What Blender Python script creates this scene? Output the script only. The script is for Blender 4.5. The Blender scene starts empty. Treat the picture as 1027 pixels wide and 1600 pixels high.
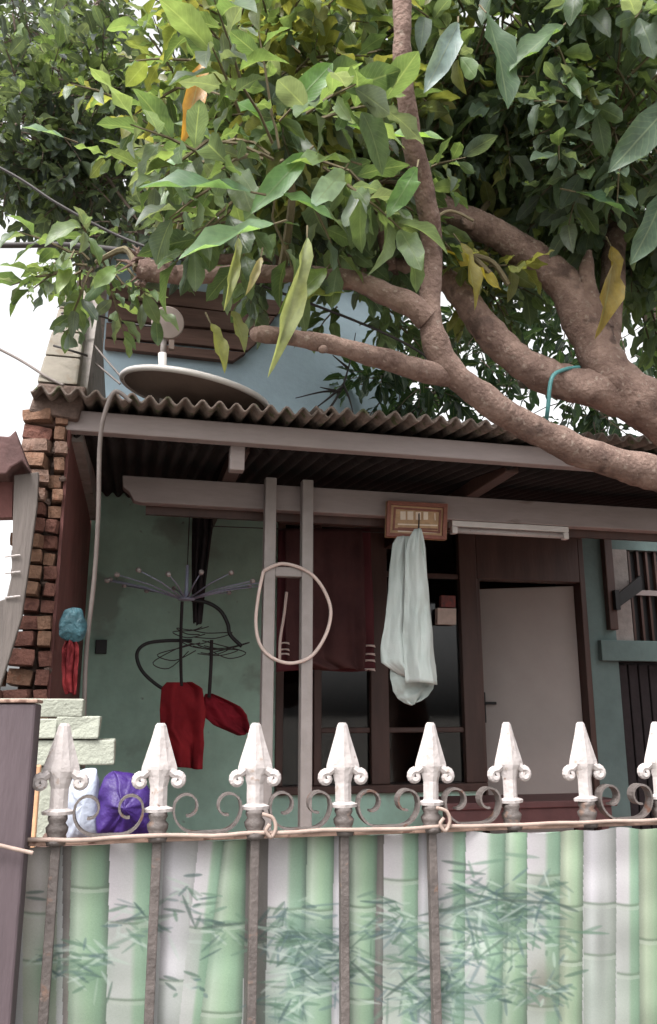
import bpy, bmesh, math, random
import numpy as np
from mathutils import Vector, Matrix, noise
random.seed(7); RNG = np.random.default_rng(7)
S = bpy.context.scene
COL = S.collection
R = math.radians

# ------------------------------------------------------------------ camera
FPX, CX, CY = 1300.0, 513.5, 800.0            # photograph is 1027 x 1600
YAW, PITCH, CAMZ = R(13.4), math.atan2(315.0, 1300.0), 1.6
cam_d = bpy.data.cameras.new('camera'); cam = bpy.data.objects.new('camera', cam_d); COL.objects.link(cam)
cam_d.sensor_fit = 'AUTO'; cam_d.sensor_width = 36.0; cam_d.lens = FPX/1600*36.0
cam_d.clip_start = 0.05; cam_d.clip_end = 3000
cam.location = (0, 0, CAMZ); cam.rotation_euler = (math.pi/2+PITCH, 0, -YAW)
S.camera = cam
FH = Vector((math.sin(YAW), math.cos(YAW), 0)); RT = Vector((math.cos(YAW), -math.sin(YAW), 0))
FV = FH*math.cos(PITCH)+Vector((0, 0, 1))*math.sin(PITCH); UP = -FH*math.sin(PITCH)+Vector((0, 0, 1))*math.cos(PITCH)
CAM = Vector((0, 0, CAMZ))
def ray(u, v): return FV+RT*((u-CX)/FPX)+UP*((CY-v)/FPX)
def PY(u, v, Y): d = ray(u, v); return CAM+d*(Y/d.y)
def XY(u, v, Y): return PY(u, v, Y).x
def ZY(u, v, Y): return PY(u, v, Y).z
def mpp(Y): return Y/math.cos(YAW)/FPX*1.0     # rough metres per photo pixel at plane Y
def project(p):
    q = np.asarray(p, dtype=float)-np.array(CAM)
    z = q@np.array(FV); return CX+FPX*(q@np.array(RT))/z, CY-FPX*(q@np.array(UP))/z, z

# ------------------------------------------------------------------ light
SUN_EL, SUN_AZ = R(58), math.atan2(-0.62, -0.78)
w = bpy.data.worlds.new('World'); S.world = w; w.use_nodes = True
nt = w.node_tree; nt.nodes.clear()
sky = nt.nodes.new('ShaderNodeTexSky'); sky.sky_type = 'NISHITA'; sky.sun_disc = False
sky.sun_elevation = SUN_EL; sky.sun_rotation = SUN_AZ; sky.dust_density = 6.0; sky.air_density = 1.0; sky.ozone_density = 1.0
hs = nt.nodes.new('ShaderNodeHueSaturation'); hs.inputs['Saturation'].default_value = 0.06
bg = nt.nodes.new('ShaderNodeBackground'); bg.inputs['Strength'].default_value = 0.15
wo = nt.nodes.new('ShaderNodeOutputWorld')
nt.links.new(sky.outputs[0], hs.inputs['Color']); nt.links.new(hs.outputs[0], bg.inputs['Color']); nt.links.new(bg.outputs[0], wo.inputs['Surface'])
sd = bpy.data.lights.new('sun', 'SUN'); sd.energy = 1.0; sd.angle = R(18); sd.color = (1, 0.965, 0.92)
sun = bpy.data.objects.new('sun', sd); COL.objects.link(sun)
sv = Vector((math.sin(SUN_AZ)*math.cos(SUN_EL), math.cos(SUN_AZ)*math.cos(SUN_EL), math.sin(SUN_EL)))
sun.rotation_euler = sv.to_track_quat('Z', 'Y').to_euler(); sun.location = sv*20
S.view_settings.view_transform = 'Standard'; S.view_settings.look = 'None'
S.view_settings.gamma = 1.0; S.view_settings.use_curve_mapping = False
S.view_settings.exposure = 1.6
S.render.engine = 'CYCLES'
S.cycles.max_bounces = 8; S.cycles.transparent_max_bounces = 12

# ------------------------------------------------------------------ helpers
def lin(c):
    return tuple(((x/255)/12.92 if x <= 10.3 else (((x/255)+0.055)/1.055)**2.4) for x in c)
MATS = {}
def mat(name, rgb, rough=0.7, var=0.25, scale=8.0, bump=0.2, bscale=40.0, rgb2=None, spec=0.35, metal=0.0, stretch=(1, 1, 1), spots=None, spots2=None):
    """rgb is sRGB 0-255 of the surface itself; var mixes to rgb2 through noise"""
    if name in MATS: return MATS[name]
    m = bpy.data.materials.new(name); m.use_nodes = True; n = m.node_tree; b = n.nodes['Principled BSDF']
    tc = n.nodes.new('ShaderNodeTexCoord'); mp = n.nodes.new('ShaderNodeMapping'); mp.inputs['Scale'].default_value = stretch
    geo = n.nodes.new('ShaderNodeNewGeometry')
    n.links.new(geo.outputs['Position'], mp.inputs['Vector'])
    c1 = lin(rgb); c2 = lin(rgb2) if rgb2 else tuple(x*(1-var) for x in c1)
    nz = n.nodes.new('ShaderNodeTexNoise'); nz.inputs['Scale'].default_value = scale; nz.inputs['Detail'].default_value = 8; nz.inputs['Roughness'].default_value = 0.65
    n.links.new(mp.outputs[0], nz.inputs['Vector'])
    rp = n.nodes.new('ShaderNodeValToRGB'); rp.color_ramp.elements[0].position = 0.35; rp.color_ramp.elements[1].position = 0.68
    rp.color_ramp.elements[0].color = (*c2, 1); rp.color_ramp.elements[1].color = (*c1, 1)
    n.links.new(nz.outputs['Fac'], rp.inputs['Fac']); out = rp.outputs[0]
    for spots in [q for q in (spots, spots2) if q]:
        sp = n.nodes.new('ShaderNodeTexNoise'); sp.inputs['Scale'].default_value = spots[1]; sp.inputs['Detail'].default_value = 5
        n.links.new(mp.outputs[0], sp.inputs['Vector'])
        r2 = n.nodes.new('ShaderNodeValToRGB'); r2.color_ramp.elements[0].position = spots[2]; r2.color_ramp.elements[1].position = spots[2]+0.07
        n.links.new(sp.outputs['Fac'], r2.inputs['Fac'])
        mx = n.nodes.new('ShaderNodeMix'); mx.data_type = 'RGBA'; mx.inputs['B'].default_value = (*lin(spots[0]), 1)
        n.links.new(r2.outputs[0], mx.inputs['Factor']); n.links.new(out, mx.inputs['A']); out = mx.outputs['Result']
    n.links.new(out, b.inputs['Base Color'])
    b.inputs['Roughness'].default_value = rough; b.inputs['Specular IOR Level'].default_value = spec; b.inputs['Metallic'].default_value = metal
    if bump:
        bz = n.nodes.new('ShaderNodeTexNoise'); bz.inputs['Scale'].default_value = bscale; bz.inputs['Detail'].default_value = 6
        n.links.new(mp.outputs[0], bz.inputs['Vector'])
        bp = n.nodes.new('ShaderNodeBump'); bp.inputs['Strength'].default_value = bump; bp.inputs['Distance'].default_value = 0.01
        n.links.new(bz.outputs['Fac'], bp.inputs['Height']); n.links.new(bp.outputs[0], b.inputs['Normal'])
    MATS[name] = m; return m

class MB:
    def __init__(s): s.v = []; s.f = []
    def add(s, vs, fs):
        o = len(s.v); s.v += [tuple(x) for x in vs]; s.f += [tuple(i+o for i in f) for f in fs]; return s
    def box(s, x0, x1, y0, y1, z0, z1):
        if x0 > x1: x0, x1 = x1, x0
        if y0 > y1: y0, y1 = y1, y0
        if z0 > z1: z0, z1 = z1, z0
        vs = [(x, y, z) for z in (z0, z1) for y in (y0, y1) for x in (x0, x1)]
        return s.add(vs, [(0, 2, 3, 1), (4, 5, 7, 6), (0, 1, 5, 4), (1, 3, 7, 5), (3, 2, 6, 7), (2, 0, 4, 6)])
    def prism(s, pts, y0, y1):
        """pts: (x,z) outline, extruded along Y"""
        n = len(pts); vs = [(p[0], y0, p[1]) for p in pts]+[(p[0], y1, p[1]) for p in pts]
        return s.add(vs, [tuple(range(n)), tuple(range(2*n-1, n-1, -1))]+[(i, i+n, (i+1) % n+n, (i+1) % n) for i in range(n)])
    def prismx(s, pts, x0, x1):
        n = len(pts); vs = [(x0, p[0], p[1]) for p in pts]+[(x1, p[0], p[1]) for p in pts]
        return s.add(vs, [tuple(range(n)), tuple(range(2*n-1, n-1, -1))]+[(i, i+n, (i+1) % n+n, (i+1) % n) for i in range(n)])
    def tube(s, pts, r, n=8, amp=0.0, nsc=6.0, cap=True, flat=None):
        pts = [Vector(p) for p in pts]; m = len(pts)
        rs = list(r) if hasattr(r, '__len__') else [r]*m
        t = (pts[1]-pts[0]).normalized(); a = t.orthogonal().normalized(); vs = []; fs = []
        for i in range(m):
            t = (pts[min(i+1, m-1)]-pts[max(i-1, 0)])
            if t.length < 1e-9: t = Vector((0, 0, 1))
            t.normalize(); a = (a-t*a.dot(t)); a = a.normalized() if a.length > 1e-6 else t.orthogonal().normalized(); b = t.cross(a)
            for k in range(n):
                th = 2*math.pi*k/n; d = a*math.cos(th)+b*math.sin(th); q = pts[i]+d*rs[i]
                if amp: q = q+d*rs[i]*amp*(noise.noise(q*nsc)+0.5*noise.noise(q*nsc*2.7))
                vs.append(q)
        for i in range(m-1):
            for k in range(n):
                fs.append((i*n+k, i*n+(k+1) % n, (i+1)*n+(k+1) % n, (i+1)*n+k))
        if cap: fs.append(tuple(range(n-1, -1, -1))); fs.append(tuple((m-1)*n+k for k in range(n)))
        return s.add(vs, fs)
    def loft(s, secs, cap=True):
        """secs: list of equal-length rings of points"""
        n = len(secs[0]); vs = [p for r_ in secs for p in r_]; m = len(secs)
        fs = [(i*n+k, i*n+(k+1) % n, (i+1)*n+(k+1) % n, (i+1)*n+k) for i in range(m-1) for k in range(n)]
        if cap: fs += [tuple(range(n-1, -1, -1)), tuple((m-1)*n+k for k in range(n))]
        return s.add(vs, fs)
    def disc(s, c, axis, prof, n=20):
        """lathe of (radius, along) about axis at c"""
        ax = Vector(axis).normalized(); a = ax.orthogonal().normalized(); b = ax.cross(a); c = Vector(c)
        return s.loft([[c+ax*h+(a*math.cos(2*math.pi*k/n)+b*math.sin(2*math.pi*k/n))*max(r_, 1e-4) for k in range(n)] for r_, h in prof])
    def build(s, name, m, parent=None, smooth=False, bevel=0, solid=0, fixn=True):
        me = bpy.data.meshes.new(name); me.from_pydata(s.v, [], s.f); me.validate()
        if fixn:
            bm = bmesh.new(); bm.from_mesh(me); bmesh.ops.recalc_face_normals(bm, faces=bm.faces); bm.to_mesh(me); bm.free()
        me.materials.append(m)
        if smooth: me.polygons.foreach_set('use_smooth', [True]*len(me.polygons))
        o = bpy.data.objects.new(name, me); COL.objects.link(o)
        if bevel:
            b = o.modifiers.new('bevel', 'BEVEL'); b.width = bevel; b.segments = 2; b.limit_method = 'ANGLE'; b.angle_limit = R(40)
        if solid:
            q = o.modifiers.new('solid', 'SOLIDIFY'); q.thickness = solid; q.offset = 0
        if parent: put(o, parent)
        return o
def put(o, parent):
    o.parent = parent; o.matrix_parent_inverse = parent_world(parent).inverted()
def parent_world(p):
    m = p.matrix_basis.copy()
    if p.parent: m = parent_world(p.parent) @ p.matrix_parent_inverse @ m
    return m
def thing(name, label, cat, loc=(0, 0, 0), group=None):
    o = bpy.data.objects.new(name, None); COL.objects.link(o); o.location = loc; o.empty_display_size = 0.1
    tag(o, label, cat, group); return o
def tag(o, label, cat, group=None):
    o['label'] = label; o['category'] = cat
    if group: o['group'] = group
    return o
def cr(pts, per=8, vals=None):
    """Catmull-Rom through points (and values)"""
    P = [Vector(p) for p in pts]; out = []; vo = []
    for i in range(len(P)-1):
        p0, p1, p2, p3 = P[max(i-1, 0)], P[i], P[i+1], P[min(i+2, len(P)-1)]
        for k in range(per):
            t = k/per
            out.append(0.5*((2*p1)+(p2-p0)*t+(2*p0-5*p1+4*p2-p3)*t*t+(3*p1-p0-3*p2+p3)*t**3))
            if vals: s_ = t*t*(3-2*t); vo.append(vals[i]*(1-s_)+vals[i+1]*s_)
    out.append(P[-1])
    if vals: vo.append(vals[-1]); return out, vo
    return out
def pix(pts, Y=None, per=8):
    return cr([PY(p[0], p[1], p[2] if len(p) > 2 else Y) for p in pts], per)

# ------------------------------------------------------------------ materials
M_tealshade = mat('shade_toned_grey_teal', (100, 118, 116), 0.8, 0.3, 3.0, 0.2, 30)  # wall teal darkened: the right end's dimness is put into its colour
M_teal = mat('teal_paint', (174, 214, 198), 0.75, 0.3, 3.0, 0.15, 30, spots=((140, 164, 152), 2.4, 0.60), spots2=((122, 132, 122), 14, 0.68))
M_maroon = mat('maroon_plaster', (112, 72, 68), 0.85, 0.4, 5, 0.4, 25)
M_blue = mat('pale_blue_render', (148, 166, 177), 0.85, 0.18, 2.5, 0.2, 30, spots=((140, 150, 150), 3, 0.66))
M_cream = mat('cream_render', (128, 121, 111), 0.9, 0.25, 9, 0.5, 30, spots=((112, 102, 90), 12, 0.58))
M_greyrender = mat('grey_render', (150, 142, 138), 0.9, 0.35, 8, 0.5, 30, spots=((90, 84, 80), 10, 0.62))
M_beam = mat('grey_mauve_paint', (150, 138, 136), 0.6, 0.22, 6, 0.15, 40, stretch=(0.4, 1, 2), spots=((112, 98, 92), 8, 0.68))
M_post = mat('pale_grey_steel_paint', (150, 141, 138), 0.5, 0.2, 10, 0.1, 60, spots=((130, 112, 104), 30, 0.69))
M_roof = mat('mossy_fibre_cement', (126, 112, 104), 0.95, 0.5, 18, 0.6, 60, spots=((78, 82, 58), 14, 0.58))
M_brown = mat('dark_varnished_wood', (78, 56, 50), 0.45, 0.35, 12, 0.15, 50, stretch=(1, 1, 0.15))
M_door = mat('grey_white_door_paint', (164, 156, 152), 0.6, 0.1, 3, 0.06, 30)
M_ceilshade = mat('shade_dark_fibre_cement', (36, 30, 30), 0.95, 0.4, 10, 0.4, 40)  # ceiling sheet tone lowered so its colour carries the shade under the roof
M_floor = mat('red_floor_tile', (158, 92, 82), 0.4, 0.25, 9, 0.1, 40)
M_black = mat('black_plastic', (32, 31, 32), 0.45, 0.2, 10, 0.05)
M_dark = mat('dark_cloth', (48, 42, 44), 0.9, 0.3, 12, 0.3, 60)
M_iron = mat('brown_black_iron', (94, 86, 83), 0.6, 0.4, 25, 0.35, 90, spots=((104, 84, 74), 30, 0.62), spec=0.4)
M_scroll = mat('greyed_iron', (100, 92, 89), 0.55, 0.35, 25, 0.3, 90, spots=((86, 62, 52), 30, 0.62))
M_white = mat('chipped_white_enamel', (170, 162, 160), 0.45, 0.08, 14, 0.35, 55, spots=((150, 136, 128), 55, 0.64), spots2=((122, 96, 84), 75, 0.69))
M_rail = mat('rusty_pinkish_iron', (158, 130, 116), 0.7, 0.4, 30, 0.3, 80, spots=((96, 70, 60), 40, 0.6))
M_postdark = mat('dark_purple_grey_steel', (86, 74, 78), 0.55, 0.3, 9, 0.3, 60, stretch=(1, 1, 0.2), spots=((160, 148, 148), 26, 0.68))
M_bark = mat('pinkish_brown_bark', (134, 112, 102), 0.95, 0.45, 11, 1.0, 60, rgb2=(92, 73, 66), spots=((132, 116, 106), 42, 0.60), spots2=((82, 66, 60), 7, 0.60))
M_twig = mat('olive_brown_twig', (104, 94, 72), 0.9, 0.3, 20, 0.3)
M_bark2 = mat('grey_bark', (120, 106, 96), 0.95, 0.4, 10, 0.8, 45)
M_dishw = mat('white_dish_enamel', (206, 200, 197), 0.4, 0.12, 8, 0.1, 40)
M_dishg = mat('dull_dish_back', (112, 96, 88), 0.55, 0.25, 8, 0.2, 40)
M_brick = [mat('brick_orange', (136, 104, 86), 0.95, 0.45, 22, 0.8, 70, spots=((120, 84, 66), 30, 0.6)),
           mat('brick_red', (120, 82, 72), 0.95, 0.45, 22, 0.8, 70, spots=((86, 56, 50), 30, 0.6)),
           mat('brick_dusty', (136, 110, 98), 0.95, 0.4, 22, 0.8, 70, spots=((104, 78, 66), 30, 0.6))]
M_mortar = mat('dark_mortar', (110, 92, 84), 0.95, 0.5, 22, 1.0, 50)
M_plank = mat('weathered_brown_plank', (104, 80, 72), 0.9, 0.45, 10, 0.4, 60, stretch=(0.15, 1, 1.4))
M_board = mat('grey_weathered_board', (104, 96, 92), 0.9, 0.35, 12, 0.5, 60, stretch=(1.2, 1, 0.15))
M_eave = mat('dark_maroon_tin', (92, 66, 64), 0.8, 0.4, 10, 0.4, 40)
M_block = mat('pale_aerated_concrete', (152, 154, 142), 0.95, 0.12, 14, 0.5, 90)
M_asphalt = mat('street_concrete', (120, 116, 110), 0.95, 0.3, 2.0, 0.5, 60)
M_earth = mat('yard_earth', (150, 142, 132), 0.95, 0.35, 3.0, 0.6, 40)
M_cable = mat('grey_cable', (118, 108, 104), 0.6, 0.2, 20, 0.0)
M_cabled = mat('dark_cable', (52, 46, 46), 0.6, 0.2, 20, 0.0)
M_wire = mat('dull_pinkish_wire', (158, 138, 128), 0.7, 0.25, 40, 0.1)
M_hose = mat('pinkish_white_hose', (206, 186, 178), 0.5, 0.15, 12, 0.1)
M_tealwire = mat('teal_wire', (70, 120, 120), 0.5, 0.2, 12, 0.0)

def glass_mat():
    m = bpy.data.materials.new('window_glass'); m.use_nodes = True; n = m.node_tree; n.nodes.clear()
    o = n.nodes.new('ShaderNodeOutputMaterial'); mx = n.nodes.new('ShaderNodeMixShader'); fr = n.nodes.new('ShaderNodeFresnel'); fr.inputs[0].default_value = 1.5
    t = n.nodes.new('ShaderNodeBsdfTransparent'); t.inputs[0].default_value = (0.55, 0.55, 0.55, 1); g = n.nodes.new('ShaderNodeBsdfGlossy'); g.inputs['Roughness'].default_value = 0.04
    n.links.new(fr.outputs[0], mx.inputs[0]); n.links.new(t.outputs[0], mx.inputs[1]); n.links.new(g.outputs[0], mx.inputs[2]); n.links.new(mx.outputs[0], o.inputs[0]); return m
M_glass = glass_mat()

def cloth_mat(name, rgb, rgb2=None, trans=0.15, scale=5):
    m = mat(name, rgb, 0.9, 0.12, scale, 0.25, 160, rgb2=rgb2, spec=0.15)
    n = m.node_tree; b = n.nodes['Principled BSDF']; o = n.nodes['Material Output']
    t = n.nodes.new('ShaderNodeBsdfTranslucent'); t.inputs[0].default_value = (*lin(rgb), 1); mx = n.nodes.new('ShaderNodeMixShader'); mx.inputs[0].default_value = trans
    n.links.new(b.outputs[0], mx.inputs[1]); n.links.new(t.outputs[0], mx.inputs[2]); n.links.new(mx.outputs[0], o.inputs[0]); return m

# ------------------------------------------------------------------ ground
YF, YB1, YB2, YW = 1.8, 3.4, 4.0, 5.5
g = MB(); g.add([(-300, -300, 0), (300, -300, 0), (300, 300, 0), (-300, 300, 0)], [(0, 1, 2, 3)])
o = g.build('street', M_asphalt); o['kind'] = 'structure'; o['label'] = 'grey concrete street and ground in front of the fence'
g = MB(); g.add([(-6, YF+0.1, 0.006), (8, YF+0.1, 0.006), (8, 9, 0.006), (-6, 9, 0.006)], [(0, 1, 2, 3)])
o = g.build('yard', M_earth); o['kind'] = 'structure'; o['label'] = 'pale dusty ground of the small front yard'

# ------------------------------------------------------------------ house
XL = XY(108, 700, YB1); XR = XY(1180, 1000, YW)
XE = XY(1330, 700, YB1)
house = thing('house', 'small green-walled house with corrugated porch roof and pale blue upper wall', 'house', ((XL+XR)/2, YW, 0))
def hpart(mb, name, m, parent=None, **k): return mb.build(name, m, parent or house, **k)
FLOOR = 0.42
z_b1t, z_b1b = ZY(506, 671, YB1), ZY(506, 701, YB1)
z_b2t, z_b2b = ZY(600, 768, YB2), ZY(600, 806, YB2)
hpart(MB().box(XL, XR, YB1-0.05, YW+3, 0.0, FLOOR), 'porch_floor', M_floor, bevel=0.01)
# back wall pieces, butted end to end
xw0, xw1, xd1 = XY(432, 1000, YW), XY(742, 1000, YW), XY(923, 1050, YW)
xs0, xs1 = XY(972, 1100, YW), XY(985, 930, YW)
z_sill = ZY(600, 1238, YW); z_lin = ZY(640, 818, YW); z_dt = ZY(830, 908, YW)
ZC = 3.02
T = 0.13
wall = MB()
wall.box(XL+0.002, xw0, YW, YW+T, FLOOR, ZC)
wall.box(xw0, xw1, YW, YW+T, FLOOR, z_sill)
wall.box(xw0, xd1, YW, YW+T, z_lin, ZC)
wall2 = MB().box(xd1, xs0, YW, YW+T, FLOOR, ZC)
z_s0, z_s1, z_s2, z_s3 = ZY(1000, 1034, YW), ZY(1000, 1002, YW), ZY(1000, 860, YW), ZC
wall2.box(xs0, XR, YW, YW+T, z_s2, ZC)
hpart(wall, 'porch_wall', M_teal); hpart(wall2, 'side_pier', M_tealshade)
hpart(MB().box(xs0-0.16, XR, YW-0.05, YW-0.003, z_s0, z_s1), 'window_ledge', M_tealshade, bevel=0.006)
hpart(MB().box(xs0, xs1, YW+0.001, YW+T, z_s1, z_s2), 'window_jamb', M_greyrender)
hpart(MB().box(xs0-0.08, xs0-0.012, YW-0.06, YW-0.003, ZY(955, 985, YW), z_lin+0.1), 'downpipe_board', M_brown, bevel=0.006)
sh = hpart(MB().box(xs1, XR, YW+0.06, YW+0.09, z_s1, z_s2), 'side_window', M_black)
for i in range(4):
    x = xs1+0.02+i*0.075
    hpart(MB().box(x, x+0.018, YW+0.02, YW+0.055, z_s1+0.002, z_s2-0.002), 'window_slat', M_brown, sh)
hpart(MB().box(xs1, XR, YW+0.0, YW+0.018, ZY(1000, 930, YW), ZY(1000, 922, YW)), 'window_bar', M_beam, sh)
dl = hpart(MB().box(xs0, XR, YW+0.08, YW+0.11, FLOOR, z_s0), 'side_door', M_dark)
for i in range(5):
    x = xs0+0.03+i*0.085
    hpart(MB().box(x, x+0.07, YW+0.055, YW+0.078, FLOOR+0.02, z_s0-0.02), 'door_plank', M_dark, dl, bevel=0.004)
bk = MB().prism([(xs0-0.012, ZY(960, 950, YW)), (xs0-0.012, ZY(960, 930, YW)), (XY(990, 905, YW), ZY(990, 902, YW)), (XY(990, 905, YW), ZY(990, 925, YW))], YW-0.10, YW-0.07)
bk.box(xs0-0.045, xs0-0.01, YW-0.10, YW-0.003, ZY(960, 955, YW), ZY(960, 925, YW))
hpart(bk, 'bracket', M_black)
# timber frame of window and door
fr = lambda x0, x1, z0, z1, nm='window_frame', par=None, y0=YW-0.02, y1=YW+0.09: hpart(MB().box(x0, x1, y0, y1, z0, z1), nm, M_brown, par, bevel=0.006)
def xu(u, v=1050): return XY(u, v, YW)
win = thing_win = fr(xw0, xw0+0.05, z_sill+0.05, z_lin-0.05)
for a, b in ((490, 502), (578, 606)): fr(xu(a), xu(b), z_sill+0.05, z_lin-0.05, 'window_mullion', win)
fr(xw0, xw1+0.03, z_sill, z_sill+0.05, 'window_sill', win, YW-0.06, YW+0.1)
fr(xw0, xd1, z_lin-0.05, z_lin, 'window_head', win)
fr(xu(722), xu(750), z_sill+0.05, z_lin-0.05, 'window_mullion', win)
zt = ZY(600, 1145, YW); zt2 = ZY(600, 900, YW)
for a, b in ((502, 578), (606, 722)):
    fr(xu(a), xu(b), zt, zt+0.035, 'glazing_bar', win, YW+0.0, YW+0.06)
    fr(xu(a), xu(b), zt2, zt2+0.035, 'glazing_bar', win, YW+0.0, YW+0.06)
    for z0, z1 in ((z_sill+0.05, zt), (zt+0.035, zt2), (zt2+0.035, z_lin-0.05)):
        hpart(MB().box(xu(a), xu(b), YW+0.03, YW+0.034, z0, z1), 'pane', M_glass, win)
hpart(MB().box(xw0+0.05, xu(490), YW+0.03, YW+0.034, z_sill+0.05, z_lin-0.05), 'pane', M_glass, win)
df = fr(xw1+0.03, xu(754), FLOOR, z_sill+0.05, 'door_frame'); fr(xu(750), xd1-0.045, z_dt, z_lin-0.05, 'door_transom', df)
fr(xd1-0.045, xd1, FLOOR, z_lin-0.05, 'door_jamb', df)
fr(xu(742), xu(754), z_sill+0.05, z_dt, 'door_jamb', df, YW-0.018, YW+0.088)
# door leaf, hinged on the right, swung inwards
hx, hy = xd1-0.05, YW+0.07; ang = R(27); WL = 0.74
def leafpt(s, d): return (hx-s*math.cos(ang)+d*math.sin(ang), hy+s*math.sin(ang)+d*math.cos(ang))
def leafbox(s0, s1, d0, d1, z0, z1, nm, m, par, **k):
    q = [leafpt(s0, d0), leafpt(s1, d0), leafpt(s1, d1), leafpt(s0, d1)]
    vs = [(x, y, z0) for x, y in q]+[(x, y, z1) for x, y in q]
    return hpart(MB().add(vs, [(0, 1, 2, 3), (7, 6, 5, 4), (0, 4, 5, 1), (1, 5, 6, 2), (2, 6, 7, 3), (3, 7, 4, 0)]), nm, m, par, **k)
dr = leafbox(0, WL, 0, 0.035, FLOOR+0.01, z_dt-0.012, 'door', M_door, None, bevel=0.004)
zh = ZY(760, 1100, YW)
leafbox(WL-0.06, WL-0.015, -0.02, -0.001, zh-0.13, zh+0.09, 'door_lock', M_black, dr, bevel=0.004)
leafbox(WL-0.14, WL-0.03, -0.055, -0.035, zh, zh+0.02, 'door_handle', M_black, dr, bevel=0.004)
leafbox(WL-0.05, WL-0.03, -0.04, -0.018, zh+0.002, zh+0.018, 'handle_stem', M_black, dr)
# room behind, plus an unseen porch side wall added to block side light
rm = MB(); rm.box(XL, XR, YW+3.0, YW+3.1, 0, ZC); rm.box(XL-0.1, XL-0.0, YW+T, YW+3, 0, ZC); rm.box(XR, XR+0.1, YW-0.0, YW+3, 0, ZC); rm.box(XR, XR+0.1, YB1+0.07, YW-0.001, 0, ZC-0.3)
hpart(rm, 'room_wall_and_side_blocker', M_maroon); hpart(MB().box(XL, XR+0.1, YW, YW+3.1, ZC, ZC+0.1), 'ceiling_slab', M_greyrender)
# beams, stubs, posts
fb = hpart(MB().box(XL-0.02, XE, YB1, YB1+0.06, z_b1b, z_b1t), 'front_beam', M_beam, bevel=0.006)
hpart(MB().tube([(XY(46, 652, YB1), YB1+0.03, ZY(60, 655, YB1)), (XL-0.01, YB1+0.03, ZY(60, 655, YB1))], 0.027, 12), 'pole_end', M_plank, fb, smooth=True)
x2 = XY(190, 765, YB2)
zz0, zz1 = z_b2b, z_b2t
ib = hpart(MB().prism([(x2, zz1), (x2+0.005, (zz0+zz1)/2+0.008), (x2+0.035, (zz0+zz1)/2-0.015), (x2+0.06, zz0+0.008), (x2+0.10, zz0), (XE, zz0), (XE, zz1)], YB2, YB2+0.07), 'inner_beam', M_beam, bevel=0.005)
hpart(MB().box(x2+0.12, XE, YB2+0.071, YB2+0.10, zz0-0.04, zz1-0.02), 'beam_backing', M_brown, ib)
for u, v0, v1 in ((374, 694, 738), (788, 700, 772)):
    x = XY(u, 720, YB1+0.2); hpart(MB().box(x-0.035, x+0.035, YB1+0.12, YW-0.002, z_b2t+0.001, z_b2t+0.075), 'rafter', M_brown, bevel=0.005)
x = XY(374, 715, YB1); hpart(MB().box(x-0.032, x+0.032, YB1+0.062, YB1+0.12, ZY(374, 738, YB1+0.1), z_b1b+0.03), 'beam_stub', M_beam, fb, bevel=0.004)
zp1 = z_b2t+0.02
p0 = None
for u in (421, 480):
    x = XY(u, 900, YB2-0.05); ww = 0.028
    po = hpart(MB().box(x-ww, x+ww, YB2-0.062, YB2-0.002, FLOOR, zp1), 'porch_post', M_post, bevel=0.004)
    p0 = p0 or po
xa, xb = XY(421, 900, YB2-0.05)+0.028, XY(480, 900, YB2-0.05)-0.028
hpart(MB().box(xa, xb, YB2-0.058, YB2-0.006, ZY(450, 901, YB2-0.05), ZY(450, 886, YB2-0.05)), 'cross_piece', M_post, p0, bevel=0.003)
# corrugated sheets
def corrugated(x0, x1, y0, y1, z0, slope, pitch, amp, jitter=0.0, seed=0):
    nx = int((x1-x0)/pitch*8); ny = 10; vs = []; fs = []; rr = random.Random(seed); ph = rr.random()*6
    for j in range(ny+1):
        for i in range(nx+1):
            x = x0+(x1-x0)*i/nx; y = y0+(y1-y0)*j/ny
            if j == 0: y += jitter*noise.noise(Vector((x*9, seed, 0)))
            z = z0+(y-y0)*slope+amp*math.sin(2*math.pi*x/pitch+ph)+0.006*noise.noise(Vector((x*3, y*2, seed)))
            vs.append((x, y, z))
    for j in range(ny):
        for i in range(nx): a = j*(nx+1)+i; fs.append((a, a+1, a+nx+2, a+nx+1))
    return MB().add(vs, fs)
SL = 0.13
roof = None
xs_ = [XL-0.10, XL+1.05, XL+2.0, XL+3.0, XE]
for i in range(4):
    o = hpart(corrugated(xs_[i]-0.05, xs_[i+1]+0.04, YB1-0.13-0.012*(i % 2), YW+0.01, z_b1t+0.026+0.010*(i % 2), SL, 0.071, 0.017, 0.02, i), 'roof_sheet', M_roof, roof, smooth=True, solid=0.009)
o = hpart(corrugated(XL+0.01, XE, YB1+0.065, YW-0.005, z_b1b+0.012, SL, 0.071, 0.016, 0.0, 9), 'old_ceiling_sheet', M_ceilshade, None, smooth=True, solid=0.006)
# upper storey
xu0, xu1 = XL-0.0, XY(632, 560, YW); zu = ZY(560, 425, YW)
hpart(MB().box(xu0, xu1, YW+0.002, YW+2.6, ZC+0.102, zu), 'upper_wall', M_blue)
hpart(MB().box(xu0-0.1, xu1+0.1, YW-0.12, YW+2.8, zu+0.002, zu+0.07), 'upper_roof', M_roof, bevel=0.01)
vtop = [448, 478, 512, 540]; vb = [476, 510, 538, 558]
for i in range(4):
    x0 = xu0+0.01+0.02*random.random(); z1 = ZY(280, vtop[i], YW-0.05); z0 = ZY(280, vb[i], YW-0.05); xr_ = XY(452-i*22, 500, YW-0.05)
    hpart(MB().prism([(x0, z0+random.uniform(0, .02)), (x0, z1-random.uniform(0, .02)), (xr_-0.3, z1+random.uniform(-.015, .012)), (xr_, z1-random.uniform(0, .03)), (xr_-0.09, z0+random.uniform(0, .02)), (xr_-0.5, z0+random.uniform(-.01, .015))], YW-0.045-0.014*(i % 2), YW-0.003), 'cladding_plank', M_plank, bevel=0.004)
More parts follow.
